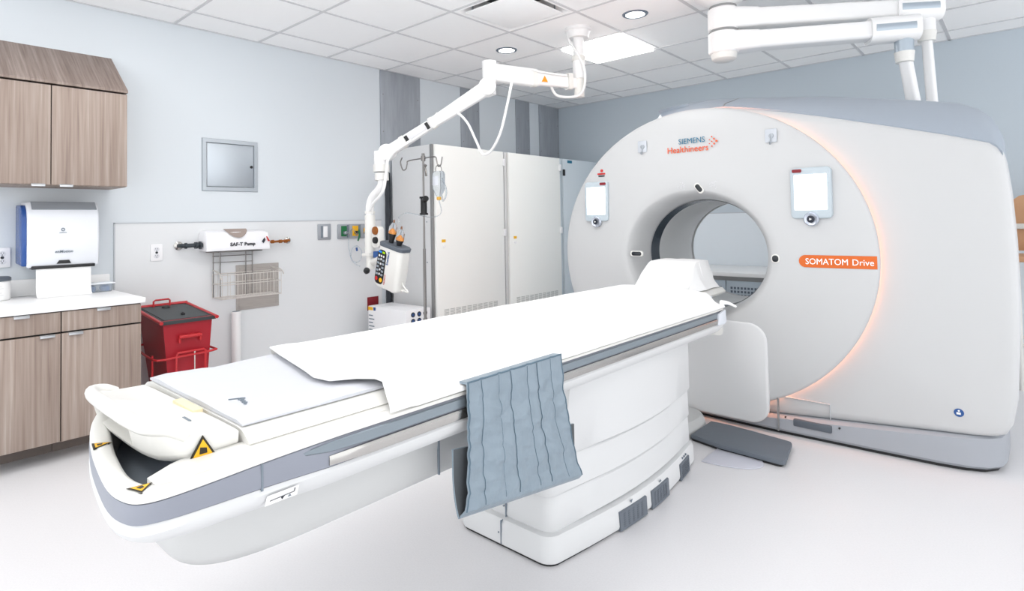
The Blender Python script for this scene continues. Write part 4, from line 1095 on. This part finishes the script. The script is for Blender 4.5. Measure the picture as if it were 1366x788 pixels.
# foot-end hull with a hand hole
YR = .515
top_pl = [(.290, .515), (.292, .46), (.290, .41), (.280, .374), (.250, .353), (.15, .346), (0, .345)]
bot_pl = [(.286, .515), (.288, .46), (.282, .42), (.262, .394), (.225, .380), (.15, .372), (0, .370)]
def hskew(x, y, z):
    f = max(0, -x)
    return (TX + x, y + .13 * f * max(0, min(1, (.515 - y) / .12)), z - .13 * f * max(0, min(1, (.56 - y) / .16)))
def hull_ring(tz, grow=0., shrink=0.):
    half = []
    under = .055 * (1 - math.sqrt(max(0, 1 - (1 - min(1, tz / .42)) ** 2)))
    for (a_, b_), (c_, d_) in zip(top_pl, bot_pl):
        x, y = c_ + (a_ - c_) * tz, d_ + (b_ - d_) * tz
        dn = grow + under
        half.append((x - dn * (x / .29), min(.515, y + dn * (1 if y < .40 else .4 if y < .45 else 0))))
    full = half + [(-x, y) for x, y in reversed(half[:-1])]
    o = []
    for p in catmull([(x, y, 0) for x, y in full], 10):
        fy = max(0, min(1, (p.y - .345) / .17))
        if .40 < tz < .74 and -.175 < p.x < .165 and p.y < .43: p.y += .045
        zt = .842 - .050 * fy ** .8; zb = .738 + .018 * fy
        o.append(hskew(p.x, p.y, zb + (zt - zb) * tz))
    return o
rings = [hull_ring(tz) for tz in (0, .03, .08, .16, .27, .385, .405, .55, .72, .745, .82, .90)] + [hull_ring(.955, .003), hull_ring(.985, .010), hull_ring(1.0, .022), hull_ring(1.0, .06), hull_ring(1.0, .10)]
hull = B().loft(rings, closed=True, cap0=True, cap1=True).build('foot_hull', M['ivory'], t, 40)
B().box(TX - .01, TX + .11, .494, .5165, .76, .7985, .002).build('notch', mat('cream_notch', 'e6d6b0', .5), t)
B().box(TX + .17, TX + .205, .452, .457, .78, .8085).build('slot_mark', M['greyprint'], t)
B().tube([hskew(x, y, z) for x, y, z in ((.282, .42, .808), (.276, .392, .824), (.262, .370, .829), (.235, .358, .8305), (.15, .352, .831), (0, .351, .831), (-.15, .352, .831), (-.235, .358, .8305), (-.262, .370, .829), (-.276, .392, .824), (-.282, .42, .808))], .0145, 12, sub=5).build('foot_handle', M['ivory'], t)
# warning stickers: triangle on a surface given by centre, right, up
def warn(c, right, up, s_, name='warning_sticker', parent=None):
    c = Vector(c); right = Vector(right).normalized(); up = Vector(up).normalized(); nn = right.cross(up)
    b = B()
    b.add([c - right * s_ * .58 - up * s_ * .42, c + right * s_ * .58 - up * s_ * .42, c + up * s_ * .58], [[0, 1, 2]])
    b.add([c - right * s_ * .58 - up * s_ * .42 - nn * .002, c + right * s_ * .58 - up * s_ * .42 - nn * .002, c + up * s_ * .58 - nn * .002], [[0, 2, 1]])
    o = b.build(name, M['warnblack'], parent or t, recalc=False)
    k = .72; c2 = c + nn * .0006
    b = B().add([c2 - right * s_ * .58 * k - up * s_ * .42 * k, c2 + right * s_ * .58 * k - up * s_ * .42 * k, c2 + up * s_ * .58 * k], [[0, 1, 2]])
    b.build('yellow_face', M['yellow'], o, recalc=False)
    c3 = c + nn * .0011
    b = B().add([c3 - right * s_ * .15 - up * s_ * .2, c3 + right * s_ * .18 - up * s_ * .2, c3 + right * s_ * .16 + up * s_ * .02, c3 - right * s_ * .12 + up * s_ * .1], [[0, 1, 2, 3]])
    b.build('hand_mark', M['warnblack'], o, recalc=False)
warn((TX + .2945, .445, .777), (0, 1, 0), (.02, 0, 1), .044)
warn((TX + .085, .331, .7678), (1, -.15, 0), (.15, 1, .02), .034)
warn((TX + .362, .322, .7678), (1, .35, 0), (-.35, 1, 0), .034)
warn((TX + .20, .362, .6915), (1, .2, 0), (-.2, 1, 0), .05)
# pictogram sticker on the side
SX = TX + .3935
vs = [(SX - .0035 - .006, .522, .668), (SX - .0035 - .006, .588, .668), (SX - .0005, .588, .690), (SX - .0005, .522, .690)]
st_ = B().add(vs, [[0, 1, 2, 3]]).build('side_sticker', M['sticker'], t, recalc=False)
def sp_(y, z): return (SX + .0006 - .0095 * (.690 - z) / .022, y, z)
B().add([sp_(.530, .676), sp_(.530, .6775), sp_(.580, .6795), sp_(.580, .678)], [[3, 2, 1, 0]]).build('couch_mark', M['darkprint'], st_, recalc=False)
B().add([sp_(.5785, .679), sp_(.5805, .679), sp_(.5805, .687), sp_(.5785, .687)], [[0, 1, 2, 3]]).build('back_mark', M['darkprint'], st_, recalc=False)
B().add([sp_(.552, .677), sp_(.560, .677), sp_(.556, .670)], [[0, 2, 1]]).build('arrow_mark', M['darkprint'], st_, recalc=False)
B().add([sp_(.567, .671), sp_(.575, .671), sp_(.571, .677)], [[0, 1, 2]]).build('triangle_mark', M['greyprint'], st_, recalc=False)
# pedestal
def plan(y0, y1, w0, bulge, r, n=14, x0=TX):
    o = []
    def side(s_):
        p = []
        for k in range(n + 1):
            u = k / n; y = y0 + r + (y1 - y0 - 2 * r) * u
            p.append((x0 + s_ * (w0 + bulge * math.sin(PI * u)), y))
        return p
    R = side(1)
    for k in range(1, 6):
        a = math.radians(-90 + 90 * k / 6); o.append((x0 + w0 - r + r * math.cos(a), y0 + r + r * math.sin(a)))
    o = [(x0 + w0 - r, y0)] + o + R
    for k in range(1, 6):
        a = math.radians(90 * k / 6); o.append((x0 + w0 - r + r * math.cos(a), y1 - r + r * math.sin(a)))
    o.append((x0 + w0 - r, y1)); o.append((x0 - w0 + r, y1))
    for k in range(1, 6):
        a = math.radians(90 + 90 * k / 6); o.append((x0 - w0 + r + r * math.cos(a), y1 - r + r * math.sin(a)))
    o += list(reversed(side(-1)))
    for k in range(1, 6):
        a = math.radians(180 + 90 * k / 6); o.append((x0 - w0 + r + r * math.cos(a), y0 + r + r * math.sin(a)))
    o.append((x0 - w0 + r, y0))
    return o
def pl(y0, y1, w0, bulge, r, z): return [(x, y, z) for x, y in plan(y0, y1, w0, bulge, r)]
PY0, PY1 = 1.605, 2.80
B().prism(plan(PY0 + .008, PY1 - .01, .225, .052, .05), 'xy', 0, .012).build('pedestal_foot_gap', M['black'], t)
r_ = [pl(PY0 + .002, PY1, .232, .055, .055, .010), pl(PY0, PY1, .235, .056, .055, .022), pl(PY0 + .004, PY1, .231, .055, .055, .085), pl(PY0 + .012, PY1, .223, .053, .055, .097), pl(PY0 + .03, PY1, .20, .05, .05, .099)]
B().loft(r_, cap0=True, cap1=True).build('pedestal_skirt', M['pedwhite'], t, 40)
tiers = [(.098, .222, .018, .213, .046), (.222, .352, .012, .214, .052), (.352, .64, .0, .220, .060)]
for k, (z0, z1, iy, w, bg) in enumerate(tiers):
    r_ = [pl(PY0 + iy + .018, PY1 - .005, w - .006, bg - .01, .05, z0), pl(PY0 + iy + .014, PY1 - .005, w, bg, .05, z0 + .010), pl(PY0 + iy + .022, PY1 - .005, w - .004, bg - .004, .05, z1 - .01), pl(PY0 + iy + .03, PY1 - .005, w - .012, bg - .01, .05, z1 + .002)]
    if k == 2:
        r_ = [pl(PY0 + .016, PY1 - .005, w - .006, bg - .012, .05, z0), pl(PY0 + .012, PY1 - .005, w, bg, .05, z0 + .012), pl(PY0 + .0, PY1 - .005, w + .0, bg + .004, .05, .55), pl(PY0 - .01, PY1 - .005, w + .0, bg + .004, .05, .638)]
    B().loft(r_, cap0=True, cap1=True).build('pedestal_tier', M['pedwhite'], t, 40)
b = B().box(TX - .001, TX + .002, PY0 - .002, PY0 + .03, .012, .097).box(TX - .001, TX + .002, PY0 + .027, PY0 + .06, .097, .36)
for zz in (.05, .135): b.cyl((TX - .012, PY0 - (.001 if zz < .1 else -.029), zz), (TX - .012, PY0 + .04, zz), .003, n=8)
b.build('pedestal_seam', M['greyprint'], t)
def skx(y):
    u = (y - (PY0 + .055)) / (PY1 - PY0 - .11); return TX + .235 + .056 * math.sin(PI * max(0, min(1, u)))
for k, (ya, yb) in enumerate(((1.975, 2.165), (2.21, 2.375), (2.53, 2.665))):
    vs = []
    n_ = 6
    b = B(); rr = []
    for i in range(n_ + 1):
        y = ya + (yb - ya) * i / n_; x = skx(y)
        rr.append([(x - .012, y, .004), (x + .006, y, .004), (x + .003, y, .073), (x - .012, y, .078)])
    b.loft(rr, cap0=True, cap1=True)
    p = b.build('foot_pedal', M['footpad'], t, 30)
    b = B()
    for q in range(5):
        for w in range(7):
            y = ya + (yb - ya) * (q + .7) / 6.2; z = .014 + w * .008; x = skx(y) + .0062 - .003 * (z - .004) / .069
            b.box(x - .001, x + .0012, y, y + .014, z, z + .003)
    b.build('pedal_grip', M['darkgrey'], p)
b = B()
for y, up in ((2.06, -1), (2.30, 1)):
    x = skx(y) - .003
    b.add([(x, y - .012, .089 - .006 * up), (x, y + .012, .089 - .006 * up), (x + .001, y, .089 + .006 * up)], [[0, 1, 2]])
for y in (2.575, 2.60, 2.625): b.box(skx(y) - .006, skx(y) - .001, y, y + .008, .084, .092)
b.build('pedal_symbol', M['greyprint'], t)

# mattress
def bump(x, y, s_=6., a=.003): return a * noise.noise(Vector((x * s_, y * s_, 1.7)))
b = B(); rows = []
n_y, n_x = 60, 20
for i in range(n_y + 1):
    y = .530 + (2.93 - .530) * i / n_y; row = []
    for k in range(n_x + 1):
        u = -1 + 2 * k / n_x
        wob = .004 * math.sin(y * 9) if i > 0 else 0
        x = TX + u * (.274 + .004 * noise.noise(Vector((u * 2, y * 3, 0))) + (.006 if i < 2 and u < -.8 else 0))
        z = .8035 + bump(x, y, 5, .006) + .004 * math.exp(-((y - .70) / .03) ** 2) * math.sin(3 * u + 1)
        if abs(u) > .93: z -= .006
        if i == 0: z -= .004
        row.append((x, y, z))
    rows.append(row)
b.loft(rows, closed=False)
o = [v.copy() for v in b.v]; m = len(o)
low = [Vector((v.x, v.y, .7912)) for v in o]
fl = list(b.f); b.add(low, [list(reversed(f)) for f in fl])
W = n_x + 1
def rim(i): return i
per = [k for k in range(W)] + [i * W + n_x for i in range(1, n_y + 1)] + [n_y * W + k for k in range(n_x - 1, -1, -1)] + [i * W for i in range(n_y - 1, 0, -1)]
for a_, c_ in zip(per, per[1:] + per[:1]): b.f.append([a_, c_, m + c_, m + a_]); b.mi.append(0)
t = thing('table_mattress', (TX, 1.75, .79), 'thin pale grey vinyl mattress on the couch, showing at its foot end', 'mattress')
b.build('pad', M['mattress'], t, 50)
def mz(x, y): return .8035 + bump(x, y, 5, .006) + .004 * math.exp(-((y - .70) / .03) ** 2) * math.sin(3 * (x - TX) / .274 + 1) + .0016
bl = B()
pth = [(.0, -.02), (.012, .012), (.02, .02), (.012, .008), (.022, .0), (.03, .012), (.036, .0), (.044, .01), (.05, -.002), (.06, .008), (.066, -.004), (.075, .0)]
ln = [(-1.345 + p * .75, .585 + q * .8, mz(-1.345 + p * .75, .585 + q * .8)) for p, q in pth]
bl.tube(ln, .0013, 6, sub=4)

bl.build('script_print', M['greyprint'], t)

# white sheet over the couch
def topz(d):      # surface the sheet lies on, by signed offset from the couch axis
    a = abs(d)
    if a < .282: return .8125
    if a < .335: return .8125 - (a - .282) / .053 * .040
    if a < .386: return .7725
    return .7725 - (a - .386) * 2.5
ds = [-.335, -.31, -.29, -.275, -.26, -.22, -.16, -.1, -.04, .02, .08, .14, .2, .235, .26, .275, .29, .31, .33, .35, .37, .383, .389]
foot = [(-.335, .90), (-.275, .86), (-.12, .825), (.02, .795), (.15, .765), (.2, .775), (.235, .83), (.29, .865), (.34, .845), (.389, .813)]
head = [(-.335, 2.93), (-.275, 2.985), (-.1, 3.005), (.06, 2.995), (.14, 2.96), (.25, 2.88), (.389, 2.80)]
rows = []; NV = 70
for d in ds:
    y0_, y1_ = interp(foot, d), interp(head, d)
    row = []
    for k in range(NV + 1):
        u = k / NV; y = y0_ + (y1_ - y0_) * u
        tp = .04 * max(0, (y - 1.0) / 2.0) if d < 0 else 0
        dd = d * (1 - tp * 1.5) if d < -.05 else d
        z = topz(dd) + .0018 + .0045 * max(0, noise.noise(Vector((d * 7, y * 2.2, 3)))) + .003 * max(0, noise.noise(Vector((d * 16, y * 6, 8))))
        if u < .03: z += .003
        row.append(Vector((TX + dd, y, z)))
    rows.append(row)
b = B(); m1 = len(rows) * (NV + 1)
b.loft(rows, closed=False)
up = [v.copy() for v in b.v]; fl = list(b.f)
b.v = [v + Vector((0, 0, .004)) for v in up]; b.add(up, [list(reversed(f)) for f in fl])
Wn = NV + 1; nr = len(rows)
per = list(range(Wn)) + [i * Wn + NV for i in range(1, nr)] + [(nr - 1) * Wn + k for k in range(NV - 1, -1, -1)] + [i * Wn for i in range(nr - 2, 0, -1)]
for a_, c_ in zip(per, per[1:] + per[:1]): b.f.append([a_, c_, m1 + c_, m1 + a_]); b.mi.append(0)
t = thing('couch_sheet', (TX, 1.9, .79), 'white cotton sheet spread over the couch up to the gantry', 'sheet')
b.build('cloth', M['sheet'], t, 60)
hm = B()
for off in (.03,):
    pts = []
    for d in ds:
        y0_, y1_ = interp(foot, d), interp(head, d)
        y = y0_ + off; pts.append((TX + d, y, topz(d) + .0095 + .0045 * max(0, noise.noise(Vector((d * 7, y * 2.2, 3))))))
    hm.tube(pts[1:-1], .0016, 6)
hm.build('hem_stitch', M['sheet'], t)
kn = B().tube([(TX + .372, 2.80, .788), (TX + .39, 2.835, .783), (TX + .42, 2.86, .765)], [.012, .005], 8, sub=4); kn.build('corner_tie', M['sheet'], t)

# head holder with draped cloth
t = thing('head_rest', (TX, 3.15, .79), 'head rest under a white draped cloth at the gantry bore', 'head rest')
def hring(y, wb, wt, zb, zt, nz=8):
    pass
secs = []
spec = [(3.02, .175, .165, .800, .812), (3.035, .176, .155, .797, .835), (3.08, .175, .148, .796, .885), (3.15, .174, .140, .796, .938), (3.17, .173, .138, .796, .947), (3.185, .172, .136, .796, .951), (3.30, .170, .134, .796, .955), (3.36, .169, .132, .796, .95), (3.372, .168, .130, .796, .93)]
HX = TX - .05
for y, wb, wt, zb, zt in spec:
    o = []
    for k in range(9):
        u = k / 8; w = wb + (wt - wb) * u + (.007 * math.sin(u * 6 + y * 40) + .010 * math.sin(y * 60)) * (1 - u)
        o.append((HX + w + .012 * (1 - u) ** 3, y + .004 * math.sin(u * 14), zb + (zt - .004 - zb) * u))
    for k in range(1, 8):
        u = k / 8; o.append((HX + wt * (1 - 2 * u), y, zt + .002 * math.sin(u * 11 + y * 20)))
    for k in range(9):
        u = 1 - k / 8; w = wb + (wt - wb) * u + .006 * math.sin(u * 8 + y * 33) * (1 - u)
        o.append((HX - w - .02 * (1 - u) ** 3, y, zb + (zt - .004 - zb) * u))
    secs.append(o)
B().loft(secs, cap0=True, cap1=True).build('cloth_drape', M['sheet'], t, 38)
for yy, zz in ((3.135, .915), (3.22, .94)):
    B().tube([(HX + .136, yy, zz), (HX + .146, yy + .004, .88), (HX + .160, yy + .010, .83), (HX + .174, yy + .014, .802)], [.005, .011], 8, sub=4).build('cloth_fold', M['sheet'], t)

# lead apron over the rail
AY0, AY1 = 1.047, 1.45
SEAM = (.13, .30, .42, .60, .71, .87)
def apron_pt(u, s_):
    # u along the rail, s_ 0 top .. 1 bottom .. up to 1.75 back up
    t_ = min(s_, 1)
    yl = AY0 - .030 * t_ ** 1.5; yr = AY1 + .075 * t_ ** 1.6 - .012 * math.sin(PI * t_)
    y = yl + (yr - yl) * u
    x0 = TX + .3965; zt = .788; zb = .482 - .075 * u
    if s_ <= 1:
        x = x0 + .006 + .018 * math.sin(PI * .5 * s_); z = zt + (zb - zt) * s_
        wob = .007 * noise.noise(Vector((u * 3.2, s_ * 4, 4))) + .0055 * noise.noise(Vector((u * 7 + s_ * 4, s_ * 9, 9))) + .003 * noise.noise(Vector((u * 16 - s_ * 8, s_ * 22, 2)))
        x += wob * min(1, s_ * 6)
        for q in SEAM: x -= .004 * math.exp(-((u - q) / .011) ** 2)
    else:
        v = s_ - 1
        x = x0 + .024 - .034 * math.sin(PI * .5 * min(1, v * 3.6)) ; z = zb - .02 * math.sin(PI * min(1, v * 4)) + max(0, v - .12) * .5
        y = y - .014 * math.sin(PI * .5 * min(1, v * 3)) * (1 - u)
    return Vector((x, y, z))
NU, NS = 48, 84
rows = []
over = [(-.42, .786, .372), (-.20, .795, .385), (-.06, .797, .398)]
for k in range(3):
    r_ = []
    for i in range(NU + 1):
        u = i / NU; p = apron_pt(u, 0)
        r_.append(Vector((TX + over[k][2], p.y, .7885 + .0006 * k)))
    rows.append(r_)
for k in range(NS + 1):
    s_ = 1.42 * k / NS
    rows.append([apron_pt(i / NU, s_) for i in range(NU + 1)])
b = B(); b.loft(rows, closed=False)
up = [v.copy() for v in b.v]; fl = list(b.f); nrm_ = [Vector((0, 0, 0)) for _ in up]
for f in fl:
    a_, c_, d_, e_ = [up[i] for i in f]; nn = (c_ - a_).cross(e_ - a_)
    for i in f: nrm_[i] += nn
for i, v in enumerate(nrm_): nrm_[i] = v.normalized() if v.length > 1e-12 else Vector((1, 0, 0))
sgn = 1 if nrm_[(NU + 1) * 30 + 20].x > 0 else -1
b.cur = 1
off = len(up)
b.add([v - n_ * sgn * .006 for v, n_ in zip(up, nrm_)], [list(reversed(f)) for f in fl])
b.cur = 0
Wn, nr = NU + 1, len(rows)
per = list(range(Wn)) + [i * Wn + NU for i in range(1, nr)] + [(nr - 1) * Wn + k for k in range(NU - 1, -1, -1)] + [i * Wn for i in range(nr - 2, 0, -1)]
for a_, c_ in zip(per, per[1:] + per[:1]): b.f.append([a_, c_, off + c_, off + a_]); b.mi.append(0)
t = thing('lead_apron', (TX + .42, 1.28, .40), 'blue-grey quilted lead apron draped over the couch side rail', 'lead apron')
b.build('quilted_cover', [M['apron'], M['apronin']], t, 60)
b = B()
for q in SEAM:
    b.tube([apron_pt(q, .01 + .97 * k / 80) + Vector((.0016, 0, 0)) for k in range(81)], .0012, 5)
b.build('seam_stitch', M['stitch'], t)
b = B()
for q in (.004, .996):
    b.tube([apron_pt(q, 1.0 * k / 40) for k in range(41)], .0022, 6)
b.tube([apron_pt(k / 40, 0.0) + Vector((0, 0, .001)) for k in range(41)], .0024, 6)
b.build('edge_binding', M['stitch'], t)

# foot plate and couch dock on the floor
t = thing('floor_plate', (-1.1, 3.13, 0), 'dark grey rounded foot plate lying on the floor before the gantry', 'foot plate')
o = [(-1.36, 3.03), (-1.36, 3.30), (-1.25, 3.305), (-.945, 3.262), (-.925, 3.255), (-.915, 3.235), (-.876, 2.995), (-.882, 2.975), (-.90, 2.972), (-1.18, 2.985)]
B().prism(o, 'xy', .012, .034, .004, 2).build('plate', M['footpad'], t)
B().prism([(-1.34 + (x + 1.34) * .97, 3.13 + (y - 3.13) * .94) for x, y in o], 'xy', 0, .014).build('underside', M['black'], t)
t = thing('couch_dock', (-1.42, 3.3, 0), 'white docking foot between couch pedestal and gantry base', 'docking foot')
b = B()
b.loft([[(x, y, z) for x, y in ((-1.62, 2.815), (-1.40 + dx, 2.815), (-1.375 + dx, 3.20), (-1.385 + dx, 3.27), (-1.42 + dx, 3.33), (-1.48, 3.355), (-1.62, 3.36))] for z, dx in ((0, .015), (.05, .0), (.068, -.02))], cap0=True, cap1=True)
b.build('housing', M['white2'], t, 40)
t = thing('floor_cover', (-1.1, 2.9, 0), 'lilac half-round cover plate on the floor beside the last foot pedal', 'cover plate')
o = [(-1.2 + .24 * math.cos(math.radians(a)), 2.93 + .13 * math.sin(math.radians(a))) for a in range(-92, 93, 8)]
B().prism(o, 'xy', .0005, .006, .002).build('plate', mat('lilac_plate', 'c3c4ce', .4), t)

# low perforated cabinet on the back wall, seen through the bore
t = thing('low_cabinet', (-2.1, 5.8, 0), 'low white-topped cabinet with perforated doors seen through the bore', 'low cabinet')
LX0, LX1, LY = -3.1, -.9, 5.28
B().box(LX0, LX1, LY - .02, YB - .01, .665, .70, .004).build('top', M['counter'], t)
B().box(LX0 + .01, LX1 - .01, LY + .02, YB - .012, .06, .667).build('body', M['cabblue'], t)
B().box(LX0 + .02, LX1 - .02, LY + .06, YB - .02, 0, .062).build('plinth', M['blind'], t)
for k in range(4):
    xa = LX0 + .02 + k * .54; xb = xa + .53
    d = B().box(xa, xb, LY, LY + .019, .07, .625, .003).build('door', mat('door_blue_grey', 'aab6c0', .5), t)
    b = B()
    for i in range(16):
        for j in range(14):
            xx = xa + .045 + i * .0295; zz = .14 + j * .0325; b.box(xx - .009, xx + .009, LY - .0015, LY + .001, zz - .01, zz + .01)
    b.build('perforations', M['perf'], d)
B().box(LX0 + .01, LX1 - .01, LY + .005, LY + .03, .627, .662).build('top_rail', M['cabgap'], t)

# tan wooden board at the right edge, behind the gantry
t = thing('wooden_chair', (.13, 5.45, 0), 'tan wooden chair with rounded back partly hidden behind the scanner', 'chair')
b = B()
poly2 = [(-.06, .92), (-.07, 1.20), (-.055, 1.285), (-.02, 1.315), (.03, 1.325), (.28, 1.325), (.33, 1.315), (.365, 1.285), (.38, 1.20), (.37, .92)]
b.prism(poly2, 'xz', 5.63, 5.655, .006).build('backrest', M['tan'], t)
B().box(-.08, .39, 5.60, 5.63, 1.075, 1.115, .008).build('back_rail', M['ivory'], t)
B().box(-.07, .38, 5.25, 5.66, .86, .90, .012, 3).build('seat', M['tan'], t)
for x in (-.045, .355):
    for y in (5.28, 5.63): B().cyl((x, y, 0), (x, y, .865), .016, n=14).build('leg', M['ivory'], t)
B().tube([(-.045, 5.28, .3), (-.045, 5.63, .3), (.355, 5.63, .3), (.355, 5.28, .3)], .012, 8, closed=True).build('foot_ring', M['ivory'], t)

# ------------------------------------------------------------------ camera
cam = bpy.data.cameras.new('camera'); co = bpy.data.objects.new('camera', cam); C.objects.link(co)
yaw, roll, pitch, f = .7384, -.0172, .0294, 773.6
u0, v0, W_, H_ = 660.35, 271.52, 1366., 788.
c = Vector((-math.sin(yaw), math.cos(yaw), 0)); r = Vector((math.cos(yaw), math.sin(yaw), 0)); upv = Vector((0, 0, 1))
c2 = c * math.cos(pitch) + upv * math.sin(pitch); up2 = upv * math.cos(pitch) - c * math.sin(pitch)
r3 = r * math.cos(roll) + up2 * math.sin(roll); up3 = up2 * math.cos(roll) - r * math.sin(roll)
mw = Matrix((r3, up3, -c2)).transposed().to_4x4(); mw.translation = Vector((0, 0, 1.2))
co.matrix_world = mw
cam.sensor_fit = 'HORIZONTAL'; cam.sensor_width = 36; cam.lens = f / W_ * 36
cam.shift_x = (W_ / 2 - u0) / W_; cam.shift_y = (v0 - H_ / 2) / W_
cam.clip_start = .02; cam.clip_end = 50
sc = bpy.context.scene; sc.camera = co

# ------------------------------------------------------------------ world and view
w = bpy.data.worlds.new('world'); sc.world = w; w.use_nodes = True
w.node_tree.nodes['Background'].inputs['Color'].default_value = (.97, .985, 1, 1); w.node_tree.nodes['Background'].inputs['Strength'].default_value = 2.1
sc.view_settings.view_transform = 'Standard'; sc.view_settings.look = 'None'; sc.view_settings.gamma = 1; sc.view_settings.use_curve_mapping = False
sc.view_settings.exposure = 0.0
sc.cycles.use_denoising = True
sc.cycles.max_bounces = 12; sc.cycles.diffuse_bounces = 6; sc.cycles.transparent_max_bounces = 12
